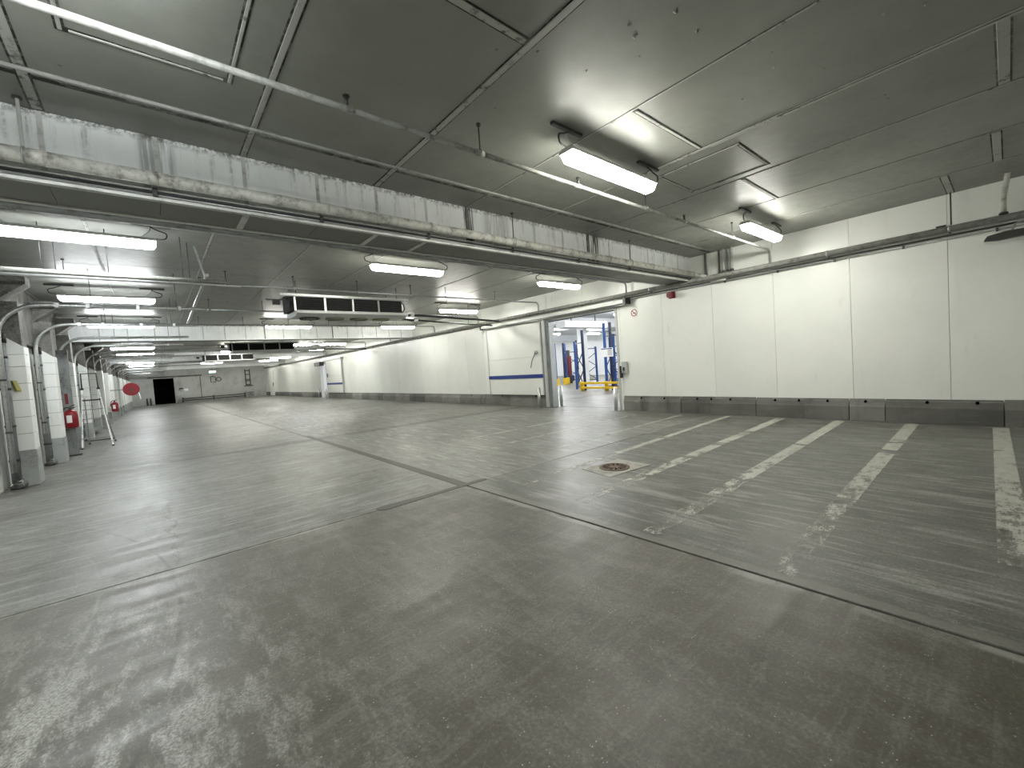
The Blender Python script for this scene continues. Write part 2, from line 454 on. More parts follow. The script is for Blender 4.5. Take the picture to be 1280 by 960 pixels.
# floor drain
t = Thing('floor_drain', 'round rusty drain grate in a pale square of mortar', 'drain', (4.82, 3.62, 0))
a = math.radians(-8); cx, cy = 4.86, 3.63
def rot(px, py): return (cx+px*math.cos(a)-py*math.sin(a), cy+px*math.sin(a)+py*math.cos(a))
t.part('mortar_surround', MB().prism([rot(*q) for q in ((-.40, -.30), (.44, -.27), (.41, .31), (-.36, .28))], 'z', .0005, .006), 'drain_mortar')
m = MB(); n = 28
ring = []
for k in range(n):
    c, s_ = math.cos(2*PI*k/n), math.sin(2*PI*k/n); ring.append((c, s_))
vs = [(cx+c*r, cy+s_*r, z) for r, z in ((.21, .006), (.21, .018), (.165, .018), (.165, .006)) for c, s_ in ring]
m.add(vs, [(j*n+k, j*n+(k+1) % n, (j+1)*n+(k+1) % n, (j+1)*n+k) for j in range(3) for k in range(n)], True)
t.part('grate_rim', m, 'drain_iron')
t.part('sump', MB().prism([(cx+c*.165, cy+s_*.165) for c, s_ in ring], 'z', .006, .0075), 'void_black')
for k in range(12):
    an = 2*PI*k/12; d = Vector((math.cos(an), math.sin(an), 0)); p = Vector((cx, cy, .013))
    t.part('grate_bar', MB().bar(p+d*.05, p+d*.168, .026, .010), 'drain_iron')
t.part('grate_hub', MB().prism([(cx+c*.065, cy+s_*.065) for c, s_ in ring], 'z', .0076, .019), 'drain_iron')

# ------------------------------------------------------------------ ceiling
ce = put('ceiling', MB().box(XL-.3, XR+.3, YB-.2, YF+.3, ZC+.02, ZC+.3), 'backing_grey'); tag(ce, kind='structure')
ce['label'] = 'low grey ceiling of sealed insulated panels'
CX = [XL-.02, -1.93, -.53, .90, 2.32, 3.70, 5.06, 6.43, 7.80, 9.15, XR]
bays = [(YB, BEAMS[0])]+[(BEAMS[i]+BW, BEAMS[i+1]) for i in range(3)]+[(BEAMS[3]+BW, YF)]
cross1 = {0: [0.], 1: [1.2], 2: [-.6], 3: [2.26], 4: [-1.3], 5: [2.28], 6: [0.0], 7: [2.36], 8: [.07], 9: [.6]}
gap = .007
for b, (y0, y1) in enumerate(bays):
    for i in range(10):
        if b == 0: cuts = [YB, -7.5]+cross1[i]+[4.6, y1]
        else:
            L_ = y1-y0; cuts = [y0, y0+.55, y0+4.85+(i % 2)*.15, y0+9.6+(i % 3)*.1, y1]
        for j in range(len(cuts)-1):
            put('panel', MB().box(CX[i]+gap, CX[i+1]-gap, cuts[j]+gap, cuts[j+1]-gap, ZC, ZC+.06), 'ceiling_panel_paint', ce)
def seal(x0, x1, y0, y1, d=.010):
    e = .014 if min(x1-x0, y1-y0) > .045 else .004
    put('seal_strip', MB().box(x0+e, x1-e, y0+e, y1-e, ZC-d, ZC+.012), 'mouldy_seal', ce, bevel=.004)
    put('mould_line', MB().box(x0, x1, y0, y1, ZC-.003, ZC+.010), 'mould_line', ce)
for i, wd in ((1, .07), (2, .085), (3, .07), (4, .08)):
    seal(CX[i]-wd/2, CX[i]+wd/2, 1.0, 5.10)
for i in range(5, 10): seal(CX[i]-.016, CX[i]+.016, -3, 5.10, .006)
seal(5.09, 5.11+.02, -1.5, 2.2, .008)
seal(CX[6]-.02, CX[6]+.06, 1.5, 3.4, .008)
for i in range(10): put('mould_line', MB().box(CX[i]+.04, CX[i+1]-.04, 4.575, 4.625, ZC-.004, ZC+.010), 'mould_line', ce)
seal(CX[3]+.04, CX[4]-.04, 2.22, 2.30); seal(CX[5]+.02, CX[6]-.02, 2.26, 2.32)
seal(CX[6]+.02, CX[7]-.02, -.05, .05); seal(CX[8]+.02, CX[9]-.02, .02, .12); seal(CX[9]+.02, CX[10]-.02, .55, .65)
seal(CX[7]+.02, CX[8]-.02, 2.33, 2.39)
# re-cut hatches framed with sealant
for (x0, x1, y0, y1) in ((-.29, .67, 2.0, 3.92), (5.30, 6.28, 1.96, 3.0)):
    for r in ((x0, x0+.05, y0, y1), (x1-.05, x1, y0, y1), (x0+.05, x1-.05, y0, y0+.05), (x0+.05, x1-.05, y1-.05, y1)): seal(*r)
for i in range(1, 10):
    seal(CX[i]-.022, CX[i]+.022, BEAMS[0]+BW+.02, BEAMS[1]-.02, .007)
# lifted flakes of paint
for (px, py, s_) in ((2.92, 1.75, .09), (2.95, 1.45, .07), (2.78, 1.72, .05), (3.25, 1.45, .05), (2.42, 2.28, .05), (2.9, 2.2, .045), (3.12, 1.85, .04), (3.4, .95, .05), (4.2, 1.25, .05), (4.45, 1.6, .04), (4.25, .55, .06), (4.4, .35, .05), (4.6, 1.0, .035), (5.6, .75, .04)):
    an = random.uniform(0, PI); u = Vector((math.cos(an), math.sin(an), 0)); v = Vector((-u.y, u.x, 0)); p = Vector((px, py, ZC))
    s_ *= .62; m = MB(); vs = []
    for k in range(5):
        q = k/4; vs += [p+u*(q-.5)*s_+v*(.25*s_*math.sin(q*PI))-Vector((0, 0, .012*math.sin(q*PI)+.0005)), p+u*(q-.5)*s_+v*(.25*s_*math.sin(q*PI)+.35*s_*math.sin(q*PI)+.002)-Vector((0, 0, .0005))]
    m.add(vs, [(2*k, 2*k+1, 2*k+3, 2*k+2) for k in range(4)], True)
    put('paint_flake', m, 'ceiling_panel_paint', ce)

# beams
for b, y in enumerate(BEAMS):
    o = put('trim_%d' % (b+1), MB().box(XL-.05, XR, y+.03, y+BW-.03, ZB+.03, ZC+.1), 'backing_grey')
    tag(o, ['stained downstand beam nearest the camera, mould running down', 'second downstand beam, behind the nearest cooling unit', 'third downstand beam down the hall', 'farthest downstand beam, before the end wall'][b], kind='structure')
    FX = [XL-.02, -1.25, -.53, .20, .90, 1.62, 2.32, 3.02, 3.70, 4.4, 5.06, 5.75, 6.43, 7.1, 7.8, 8.5, 9.15, 9.8, XR-.002] if b < 2 else CX
    for i in range(len(FX)-1):
        g_ = .002
        put('face_panel', MB().box(FX[i]+g_, FX[i+1]-g_, y, y+.03, ZB, ZC), 'beam_stained_paint', o)
        if b < 2:
            put('soffit_panel', MB().box(FX[i]+g_, FX[i+1]-g_, y+.031, y+BW-.031, ZB, ZB+.03), 'shaded_soffit', o)
            put('back_panel', MB().box(FX[i]+g_, FX[i+1]-g_, y+BW-.03, y+BW, ZB, ZC), 'beam_stained_paint', o)
    if b < 2:
        for i in range(1, len(FX)-1): put('joint_cover', MB().box(FX[i]-.018, FX[i]+.018, y-.004, y-.0005, ZB+.03, ZC-.004), 'rail_white' if i not in (8, 12) else 'mould_line', o)
    if b == 0:
        for i in (4, 5, 6, 7):
            if i in (4, 6, 7): put('seal_strip', MB().box(FX[i]-.03, FX[i]+.03, y+.03, y+BW-.03, ZB-.006, ZB+.004), 'rail_white', o)
        put('edge_trim', MB().box(XL, XR-.05, y-.035, y+.02, ZB-.028, ZB-.001), 'rail_white', o)
        put('back_edge_trim', MB().box(XL, XR-.05, y+BW-.03, y+BW+.02, ZB-.012, ZB-.001), 'rail_white', o)

# ------------------------------------------------------------------ right wall
wr = put('wall_right', MB().box(XR+.06, XR+.18, YB-.2, D1[0], -.1, ZC+.1).box(XR+.06, XR+.18, D1[0], D1[1], ZD, ZC+.1).box(XR+.06, XR+.18, D1[1], D2[0], -.1, ZC+.1)
         .box(XR+.06, XR+.18, D2[0], D2[1], ZD-.3, ZC+.1).box(XR+.06, XR+.18, D2[1], YF+.2, -.1, ZC+.1), 'backing_grey')
tag(wr, 'long white insulated panel wall on the right', kind='structure')
step = 1.327; y = .655-step*9
seams = []
while y < YF: seams.append(y); y += step
def wall_piece(y0, y1, z0, z1):
    if y1-y0 > .03 and z1-z0 > .02: put('panel', MB().box(XR, XR+.06, y0+.003, y1-.003, z0, z1), 'wall_panel_white', wr)
bounds = [YB]+[s_ for s_ in seams if s_ > YB+.1]+[YF]
for i in range(len(bounds)-1):
    a, c = bounds[i], bounds[i+1]
    cuts = sorted(set([a, c]+[q for d in (D1, D2) for q in d if a < q < c]))
    for j in range(len(cuts)-1):
        m_ = (cuts[j]+cuts[j+1])/2
        z0 = 0.
        if D1[0] < m_ < D1[1]: z0 = ZD
        if D2[0] < m_ < D2[1]: z0 = ZD-.3
        wall_piece(cuts[j], cuts[j+1], z0, ZC)
# concrete kerb in lengths
kb = put('baseboard_right', MB().box(XR-.03, XR-.001, YB, D1[0]-.12, 0, .40).box(XR-.03, XR-.001, D1[1]+.2, D2[0]-.1, 0, .40).box(XR-.03, XR-.001, D2[1]+.1, YF, 0, .40), 'kerb_concrete')
tag(kb, 'stained concrete kerb along the foot of the white wall', kind='structure')
kj = [YB, -9, -6, -3.2, -1.6, .06, 1.51, 2.05, 3.74, 5.53, D1[0]-.1]
kj2 = [D1[1]+.2, 12.42, 14.22, 15.91, 17.41]; q = 17.41
while q < D2[0]-2: q += 1.7; kj2.append(q)
kj2.append(D2[0]-.1)
kj3 = [D2[1]+.1]; q = kj3[0]
while q < YF-2: q += 1.9; kj3.append(q)
kj3.append(YF)
for L_ in (kj, kj2, kj3):
    for i in range(len(L_)-1):
        h = .425+random.uniform(-.006, .006); x0 = XR-.065+random.uniform(-.006, .006)
        m = MB().prism([(XR-.03, 0), (x0, 0.), (x0, .27), (x0+.012, .30), (XR-.012, h), (XR-.001, h), (XR-.001, 0)], 'y', L_[i]+.006, L_[i+1]-.006)
        put('kerb_block', m, 'kerb_concrete', kb, bevel=.008)
hole = MB()
for yy in (.35, .95, 1.8, 2.4, 2.9, 3.35, 4.3, 4.75, 5.1, 6.0, 6.7, 11., 12.9, 15.):
    m = MB(); m.tube([(XR-.055, yy, .365), (XR-.02, yy, .38)], .022, 8); put('fixing_hole', m, 'void_black', kb)

# wall pipe with small conduits beneath
def band(t, y, x, z, r, mat='dark_metal'):
    t.part('clamp', MB().tube([(x, y-.02, z), (x, y+.02, z)], r, 12), mat)
t = Thing('wall_pipe', 'long grey pipe running along the top of the white wall', 'pipe', (XR-.12, 20, 3.3))
m = MB(); t.part('pipe', m.tube([(XR-.12, YB+.3, 3.30), (XR-.12, YF-.2, 3.30)], .052, 14), 'pipe_painted')
for yy in [-1.2, .62, 2.3, 4.2, 6.2, 8.6, 11., 13.5, 16, 19, 22, 25, 28]:
    band(t, yy, XR-.12, 3.30, .06, 'steel_grey')
    t.part('bracket', MB().box(XR-.14, XR-.001, yy-.015, yy+.015, 3.235, 3.25), 'dark_metal')
t = Thing('wall_conduit', 'upper thin dark conduit just under the long wall pipe', 'conduit', (XR-.05, 20, 3.2), 'thin conduits under the wall pipe')
t.part('tube', MB().tube([(XR-.06, YB+.3, 3.205), (XR-.06, YF-.3, 3.205)], .013, 8), 'dark_metal')
t = Thing('wall_conduit', 'lower thin conduit on the white wall, second under the long pipe', 'conduit', (XR-.05, 20, 3.15), 'thin conduits under the wall pipe')
t.part('tube', MB().tube([(XR-.03, YB+.3, 3.155), (XR-.03, D1[0]-.3, 3.155)], .012, 8), 'steel_grey')
for yy in (-1.0, .1, 1.2, 2.2, 3.2, 4.3): t.part('clip', MB().box(XR-.055, XR-.001, yy-.015, yy+.015, 3.13, 3.18), 'dark_metal')

# sliding doors
def sliding_door(name, label, d, leaf, zt, jamb_h, n_blue):
    y0, y1 = leaf
    t = Thing(name, label, 'door', (XR-.10, (y0+y1)/2, .42))
    x0, x1 = XR-.13, XR-.03
    zm = [.43, 1.02, 1.165, 1.78, zt]
    t.part('leaf_panel', MB().box(x0, x1, y0, y1, .43, 1.778), 'wall_panel_white', bevel=.008)
    t.part('leaf_panel', MB().box(x0, x1, y0, y1, 1.785, zt), 'wall_panel_white', bevel=.008)
    t.part('blue_stripe', MB().box(x0-.02, x0-.001, y0-.05, y1+.05, 1.03, 1.165), 'blue_stripe', bevel=.006)
    t.part('edge_profile', MB().box(x0-.012, x1, y0-.045, y0-.002, .43, zt), 'plate_grey')
    t.part('edge_profile', MB().box(x0-.012, x1, y1+.002, y1+.045, .43, zt), 'plate_grey')
    return t
t = sliding_door('sliding_door', 'white sliding door leaf with blue stripe, pushed open beside doorway', D1, (10.5, 13.5), 2.97, 3, 1)
h = t.part('handle_plate', MB().tube([(XR-.14, 10.72, 1.93), (XR-.17, 10.72, 1.93)], .075, 16), 'steel_grey')
t.part('handle_lever', MB().tube([(XR-.19, 10.72, 1.93), (XR-.20, 10.9, 1.65), (XR-.19, 11.0, 1.40)], .014, 8), 'dark_metal', h)
t2 = sliding_door('sliding_door', 'distant white sliding door leaf with short blue stripe', D2, (30.9, 34.3), 2.85, 3, 1)
t2.part('handle_lever', MB().tube([(XR-.15, 34.0, 1.9), (XR-.18, 34.0, 1.8), (XR-.15, 34.0, 1.6)], .03, 8), 'dark_metal')

t = Thing('door_rail', 'white rail housing above the open doorway, dark end cap', 'door rail', (XR-.1, 10.4, 3.05))
t.part('housing', MB().prism([(XR-.25, 3.06), (XR-.25, 3.13), (XR-.20, 3.185), (XR-.001, 3.185), (XR-.001, 3.06)], 'y', 6.98, 13.7), 'white_enamel')
t.part('track', MB().box(XR-.17, XR-.05, 7.0, 13.7, 3.02, 3.058), 'steel_grey')
t.part('end_cap', MB().box(XR-.26, XR-.001, 6.90, 6.978, 3.03, 3.2), 'dark_metal')
t.part('end_cap', MB().box(XR-.26, XR-.001, 13.702, 13.78, 3.03, 3.2), 'dark_metal')
t = Thing('door_rail', 'far grey rail over the distant sliding door', 'door rail', (XR-.1, 33, 2.9))
t.part('track', MB().box(XR-.2, XR-.002, 30.7, 36.7, 2.87, 3.0), 'steel_grey')
t.part('drive_box', MB().box(XR-.35, XR-.002, 35.2, 36.6, 2.55, 2.86), 'dark_metal', bevel=.02)
# frames (architectural)
fr = put('door_1', MB().box(XR-.02, XR+.2, D1[0]-.001, D1[0]+.07, 0, ZD-.002), 'plate_grey'); tag(fr, 'open doorway into the storage hall, metal jambs', kind='structure')
put('jamb', MB().box(XR-.05, XR+.2, D1[1]-.09, D1[1]+.0, 0, ZD-.002), 'galvanised', fr)
put('seal_post', MB().box(XR-.16, XR-.03, D1[1]+.02, D1[1]+.15, 0.02, ZD+.0), 'plate_grey', fr)
put('black_gasket', MB().box(XR-.13, XR-.051, D1[1]-.02, D1[1]+.018, 0.02, ZD-.005), 'grey_pipe', fr)
put('lintel', MB().box(XR-.02, XR+.2, D1[0]+.071, D1[1]-.091, ZD-.06, ZD-.002), 'plate_grey', fr)
put('gasket', MB().box(XR-.03, XR+.01, D1[0]+.0711, D1[1]-.0911, ZD-.085, ZD-.0605), 'black_rubber', fr)
fr2 = put('door_2', MB().box(XR-.02, XR+.2, D2[0]-.001, D2[0]+.08, 0, ZD-.302), 'plate_grey'); tag(fr2, 'distant bright doorway in the white wall', kind='structure')
put('jamb', MB().box(XR-.02, XR+.2, D2[1]-.08, D2[1], 0, ZD-.302), 'plate_grey', fr2)
fr3 = put('door_3', MB().box(XR-.08, XR-.001, D3[0], D3[1], .02, 2.9), 'wall_panel_white', bevel=.01); tag(fr3, 'white door leaf in the far right corner of the hall', kind='structure')
put('handle', MB().box(XR-.14, XR-.081, D3[0]+.15, D3[0]+.22, 1.1, 1.5), 'dark_metal', fr3)
# leaf edge with rubber on the near jamb of door_1
t = Thing('door_lock', 'grey lock box with black catch on the near door jamb', 'lock box', (XR-.05, 7.2, 1.1))
t.part('box', MB().box(XR-.12, XR-.001, 7.10, 7.26, 1.08, 1.42), 'galvanised', bevel=.025)
t.part('plate', MB().box(XR-.13, XR-.121, 7.14, 7.2, 1.16, 1.26), 'dark_metal')
t.part('catch', MB().box(XR-.10, XR-.03, 7.262, 7.34, .95, 1.30), 'black_rubber', bevel=.015)
# bent guard tube by the near jamb
# bollards
def bollard(x, y, h, label):
    t = Thing('guard_post', label, 'post', (x, y, 0), 'door guard posts')
    t.part('post', MB().tube([(x, y, 0), (x, y, h)], .055, 14), 'galvanised')
    t.part('base_plate', MB().box(x-.09, x+.09, y-.09, y+.09, .0005, .012), 'steel_grey')
bollard(XR-.27, 10.58, .70, 'steel guard post below the blue striped door leaf')
bollard(XR+.32, 10.10, .72, 'steel guard post just inside the doorway, left side')
bollard(XR-.14, 7.50, .68, 'steel guard post at the right side of the open doorway')
bollard(XR-.12, 36.75, .7, 'farthest guard post, left of the distant bright doorway')
bollard(XR-.28, 34.2, .7, 'far guard post, right of the distant bright doorway')

# sign
t = Thing('prohibition_sign', 'small round no-smoking sign on the white wall', 'sign', (XR-.004, 6.78, 2.75))
ccy, ccz = 6.80, 2.77
t.part('plate', MB().box(XR-.006, XR-.0005, ccy-.12, ccy+.12, ccz-.125, ccz+.125), 'label_white')
n = 28; vs = [(XR-.008, ccy+r*math.cos(2*PI*k/n), ccz+r*math.sin(2*PI*k/n)) for r in (.102, .078) for k in range(n)]
t.part('ring', MB().add(vs, [(k, (k+1) % n, n+(k+1) % n, n+k) for k in range(n)]), 'sign_red')
t.part('slash', MB().bar((XR-.0085, ccy+.064, ccz+.064), (XR-.0085, ccy-.064, ccz-.064), .002, .022), 'sign_red')
t.part('cigarette', MB().box(XR-.0078, XR-.0065, ccy-.05, ccy+.045, ccz-.022, ccz-.004).box(XR-.0078, XR-.0065, ccy-.052, ccy-.04, ccz+.0, ccz+.04), 'sign_black')
# alarm horn
t = Thing('alarm_sounder', 'red alarm sounder mounted high on the white wall', 'alarm', (XR-.05, 5.62, 3.06))
t.part('base', MB().box(XR-.05, XR-.001, 5.55, 5.72, 2.98, 3.14), 'dark_red', bevel=.01)
t.part('horn', MB().tube([(XR-.051, 5.635, 3.06), (XR-.10, 5.635, 3.06), (XR-.16, 5.635, 3.06)], .06, 16, radii=[.055, .06, .085]), 'red_enamel')
t.part('grille', MB().tube([(XR-.161, 5.635, 3.06), (XR-.165, 5.635, 3.06)], .06, 16), 'dark_red')
# bracket at right edge
t = Thing('wall_bracket', 'dark steel bracket with loop handle at right edge of photo', 'bracket', (XR-.2, -.4, 2.95))
t.part('arm', MB().prism([(.24, 2.96), (.20, 3.03), (.02, 3.06), (-.9, 3.06), (-.9, 2.98), (.10, 2.94)], 'x', XR-.36, XR-.24), 'dark_metal', bevel=.01)
t.part('strut', MB().bar((XR-.30, -.7, 3.0), (XR, -.8, 3.0), .05, .06), 'steel_grey')
t.part('handle', MB().tube([(XR-.30, -.05, 3.05)]+[(XR-.30, -.08, 3.15), (XR-.30, -.14, 3.17), (XR-.30, -.55, 3.17), (XR-.30, -.6, 3.05)], .014, 8), 'steel_grey')

# ------------------------------------------------------------------ left wall with piers
wl = put('wall_left', MB().box(XL-.25, XL, YB-.2, YF+.2, -.1, ZC+.1), 'pier_white'); tag(wl, 'left wall of white piers hung with pipes', kind='structure')
ub = put('trim_5', MB().box(XL+.001, XL+.12, YB, YF, 2.72, ZC-.001), 'upper_concrete'); tag(ub, 'dark concrete band along the top of the left wall', kind='structure')
PY = [11.38+3.03*k for k in range(16)]
P0, P1 = -1.93, -1.69
for k, y in enumerate(PY):
    yb = y+.42
    p = put('trim_%d' % (6+k), MB().box(XL+.121, P1-.03, y+.03, yb-.01, 0, 3.3), 'upper_concrete'); tag(p, 'white boarded pier on a grey plinth, %s along the left wall' % ORD[k], kind='structure')
    x0 = XL+.16
    if k < 5:
        zz = .64-(k % 2)*.05; put('plinth', MB().box(x0, P1, y, yb, 0, zz), 'pier_concrete', p, bevel=.012)
        b0 = zz+.004
        while b0 < 2.3:
            b1 = min(b0+.30, 2.36)
            put('board', MB().box(x0+.005, P1-.012, y+.008, yb-.008, b0, b1-.007), 'pier_white', p, bevel=.004)
            b0 = b1
        put('board', MB().prism([(x0+.005, b0), (P1-.012, b0), (P1-.012, b0+.13), (x0+.005, b0+.33)], 'y', y+.008, yb-.008), 'pier_white', p)
    else:
        put('plinth', MB().box(x0, P1, y, yb, 0, .6), 'pier_concrete', p)
        put('board', MB().box(x0, P1-.012, y+.008, yb-.008, .604, 2.6), 'pier_white', p)
    # ledge with dark openings high on the wall
    put('corbel', MB().prism([(XL+.12, 3.3), (P1+.1, 3.62), (P1+.1, 3.78), (XL+.12, 3.78)], 'y', y+.02, y+.40), 'upper_concrete', p)
    if k < 8:
        put('opening', MB().box(XL+.1205, XL+.14, y+.7, y+1.3, 2.9, 3.25), 'void_black', ub)
        put('opening_frame', MB().box(XL+.1205, XL+.16, y+1.31, y+1.42, 2.75, 3.4), 'steel_grey', ub)
        put('opening_frame', MB().box(XL+.1205, XL+.16, y+.55, y+.69, 2.75, 3.4), 'steel_grey', ub)
# part of the wall in front of the first pier is off camera; pipes
def wall_set(k, y):
    lab = ORD[k]
    yy = y+.10
    t = Thing('drain_pipe', ('thick grey upright pipe at left edge, %s along the piers' if k < 2 else 'thick grey upright pipe, %s along the left piers') % lab, 'pipe', (XL+.1, yy-.2, 0), 'upright pipes on the left piers')
    x = XL+.16
    t.part('pipe', MB().tube([(x, yy-.24, .10), (x, yy-.24, 2.69)], .062, 12), 'grey_pipe')
    t.part('collar', MB().tube([(x, yy-.24, 2.55), (x, yy-.24, 2.71)], .075, 12), 'black_rubber')
    for z in (.5, 1.1, 1.75, 2.3): t.part('clamp', MB().tube([(x, yy-.24, z-.02), (x, yy-.24, z+.02)], .069, 12), 'dark_metal')
    t.part('foot_elbow', MB().tube([(x, yy-.24, .16), (x+.01, yy-.20, .07), (x+.05, yy-.10, .055)], .068, 12), 'steel_grey')
    t.part('floor_flange', MB().tube([(x, yy-.24, 0.0), (x, yy-.24, .05)], .09, 12), 'dark_metal')
    # bent conduit coming from the ceiling
    zc = 3.20+random.uniform(-.015, .015); R = .55; xw = XL+.17; yc = yy-.40
    t = Thing('bent_conduit', 'grey pipe curving from under the ceiling down the wall, %s along' % lab, 'pipe', (xw, yc, 0), 'pipes bending down the left wall')
    xe = 1.0 if k < 5 else .9
    pts = [(xe, yc, zc), (xw+R, yc, zc)]+arcpts((xw+R, yc, zc-R), R, PI/2, PI, (1, 0, 0), (0, 0, 1), 8)[1:]+[(xw, yc, .75 if k % 2 else .3)]
    t.part('pipe', MB().tube(pts, .036, 10), 'galvanised')
    for xx in (.55, -.1, -.8, -1.2): t.part('clip', MB().cbox((xx, yc, zc), (.05, .085, .085)), 'rail_white' if k > 1 else 'steel_grey')
    for xx in (.5, -.75): t.part('hanger_rod', MB().tube([(xx, yc, zc+.03), (xx, yc, ZC)], .006, 6), 'dark_metal')
    for z in (1., 1.9): t.part('clip', MB().cbox((xw, yc, z), (.085, .085, .03)), 'dark_metal')
    if k < 9:
        xx = P1-.05
        t = Thing('wall_cable', 'thin black cable running down the pier, %s from the camera' % lab, 'cable', (xx-.2, y-.01, .3), 'cables on the left piers')
        t.part('cable', MB().tube([(x0-.0+.01, y-.012, 2.5), (x0+.03, y-.012, 1.75), (x0+.02, y-.012, 1.1), (x0+.035, y-.012, .42)], .011, 6), 'black_rubber')
for k, y in enumerate(PY): wall_set(k, y)
# upper straight double pipe in front of the first pier
t = Thing('ceiling_pipe', 'pale thicker pipe crossing the ceiling at left, before the bent pipes', 'pipe', (-.5, 8.35, 3.24), 'pipe pair at left')
t.part('pipe', MB().tube([(XL+.2, 8.35, 3.24), (1.05, 8.35, 3.24)], .036, 12), 'pipe_painted')
for xx in (-1.0, -.35, .5): t.part('hanger_rod', MB().tube([(xx, 8.35, 3.28), (xx, 8.35, ZC)], .006, 6), 'dark_metal')
t.part('saddle', MB().box(.68, .72, 8.30, 8.40, 3.277, 3.29), 'dark_metal')
t = Thing('ceiling_pipe', 'thinner grey pipe right behind the pale ceiling pipe at left', 'pipe', (-.5, 8.62, 3.24), 'pipe pair at left')
t.part('pipe', MB().tube([(XL+.2, 8.62, 3.24), (1.3, 8.62, 3.24)], .026, 12), 'steel_grey')
for xx in (-.9, .6): t.part('hanger_rod', MB().tube([(xx, 8.62, 3.266), (xx, 8.62, ZC)], .006, 6), 'dark_metal')
t = Thing('collector_pipe', 'shiny pipe running down the hall across the bent pipes', 'pipe', (.86, 12, 3.3))
t.part('pipe', MB().tube([(.80, 8.3, 3.33), (.86, 15.0, 3.30)], .028, 10), 'galvanised')
t.part('strut', MB().bar((.82, 8.7, 3.34), (.70, 8.7, 3.88), .025, .025), 'galvanised')
# yellow wedge sign on first pier
t = Thing('wedge_sign', 'small yellowish wedge sign on the first white pier', 'sign', (-1.86, 11.3, 1.8))
t.part('face', MB().add([(-1.90, 11.386, 1.90), (-1.86, 11.28, 1.88), (-1.82, 11.28, 1.72), (-1.86, 11.33, 1.70), (-1.83, 11.386, 1.89), (-1.78, 11.386, 1.70)], [(0, 1, 2, 3), (0, 4, 1), (1, 4, 5, 2), (3, 2, 5), (0, 3, 5, 4)]), 'yellow_sign')

# extinguishers
def extinguisher(x, y, z, label, sc=1.):
    t = Thing('fire_extinguisher', label, 'extinguisher', (x, y, z))
    r, h = .125*sc, .44*sc
    prof = [(0, r*.85), (.03*sc, r), (h*.8, r), (h*.9, r*.85), (h, r*.4)]
    t.part('cylinder', MB().tube([(x, y, z+q[0]) for q in prof], r, 18, radii=[q[1] for q in prof]), 'red_enamel')
    t.part('valve', MB().tube([(x, y, z+h), (x, y, z+h+.07*sc)], .03*sc, 10), 'dark_metal')
    t.part('lever', MB().bar((x, y, z+h+.08*sc), (x+.09*sc, y-.05*sc, z+h+.11*sc), .025*sc, .015*sc).bar((x, y, z+h+.05*sc), (x+.09*sc, y-.05*sc, z+h+.05*sc), .025*sc, .015*sc), 'black_rubber')
    t.part('hose', MB().tube(smooth([(x, y, z+h+.05*sc), (x-.07*sc, y-.04*sc, z+h+.06*sc), (x-.13*sc, y-.05*sc, z+h-.04*sc), (x-.14*sc, y-.05*sc, z+h*.55)]), .013*sc, 8), 'black_rubber')
    n = 8; vs = []
    for k in range(n+1):
        a = -PI*.5-.55+.75*k/n; vs += [(x+math.cos(a)*(r+.002), y+math.sin(a)*(r+.002), z+h*.3), (x+math.cos(a)*(r+.002), y+math.sin(a)*(r+.002), z+h*.7)]
    t.part('label', MB().add(vs, [(2*k, 2*k+2, 2*k+3, 2*k+1) for k in range(n)], True), 'label_white')
    t.part('bracket', MB().box(x-.05, x+.05, y+r*.9, y+r+.05, z+h*.4, z+h*.5), 'dark_metal')
    return t
ey = 15.55
extinguisher(-1.66, ey, .74, 'red fire extinguisher with white label beside the stepladder', 1.06)
extinguisher(-1.55, 29.3, .62, 'far red fire extinguisher below the hose reel', 1.1)
# rack post behind extinguisher
t = Thing('support_post', 'steel channel post behind the fire extinguisher', 'post', (-1.72, 15.85, 0))
t.part('post', MB().box(-1.86, -1.62, 15.80, 15.86, .03, 2.75), 'grey_pipe')
t.part('red_strip', MB().box(-1.76, -1.70, 15.788, 15.799, 1.35, 1.62), 'dark_red')
t.part('foot', MB().box(-1.92, -1.56, 15.72, 15.92, 0, .03), 'dark_metal')
t.part('post', MB().box(-1.90, -1.865, 15.76, 15.86, .03, 2.75), 'black_rubber')

# step ladder
t = Thing('stepladder', 'aluminium platform stepladder standing by the left piers', 'ladder', (-1.36, 17.9, 0))
fl_, fr_ = (-1.685, 17.24), (-1.04, 17.24); tl, tr_ = (-1.625, 17.95, 1.72), (-1.275, 17.95, 1.72)
for (a, b) in ((fl_, tl), (fr_, tr_)):
    o = t.part('stile', MB().bar((a[0], a[1], .03), b, .03, .07), 'alu_white')
    t.part('foot', MB().cbox((a[0], a[1], .02), (.05, .08, .04)), 'black_rubber', o)
    t.part('end_cap', MB().cbox((b[0], b[1], b[2]+.01), (.07, .09, .05)), 'black_rubber', o)
def lerp(a, b, q): return tuple(a[i]+(b[i]-a[i])*q for i in range(3))
for q in (.17, .33, .49, .65):
    A = lerp((*fl_, 0), tl, q); B = lerp((*fr_, 0), tr_, q)
    t.part('step', MB().bar(A, B, .09, .025), 'steel_grey')
A = lerp((*fl_, 0), tl, .82); B = lerp((*fr_, 0), tr_, .82)
t.part('platform', MB().box(A[0], B[0], A[1]-.05, A[1]+.28, A[2]-.04, A[2]), 'dark_metal')
rl, rr = (-1.66, 18.75, .03), (-1.07, 18.75, .03)
for (a, b) in ((rl, (-1.61, 18.12, 1.44)), (rr, (-1.29, 18.12, 1.44))):
    o = t.part('rear_leg', MB().bar(a, b, .025, .035), 'steel_grey'); t.part('foot', MB().cbox((a[0], a[1], .02), (.05, .06, .04)), 'black_rubber', o)
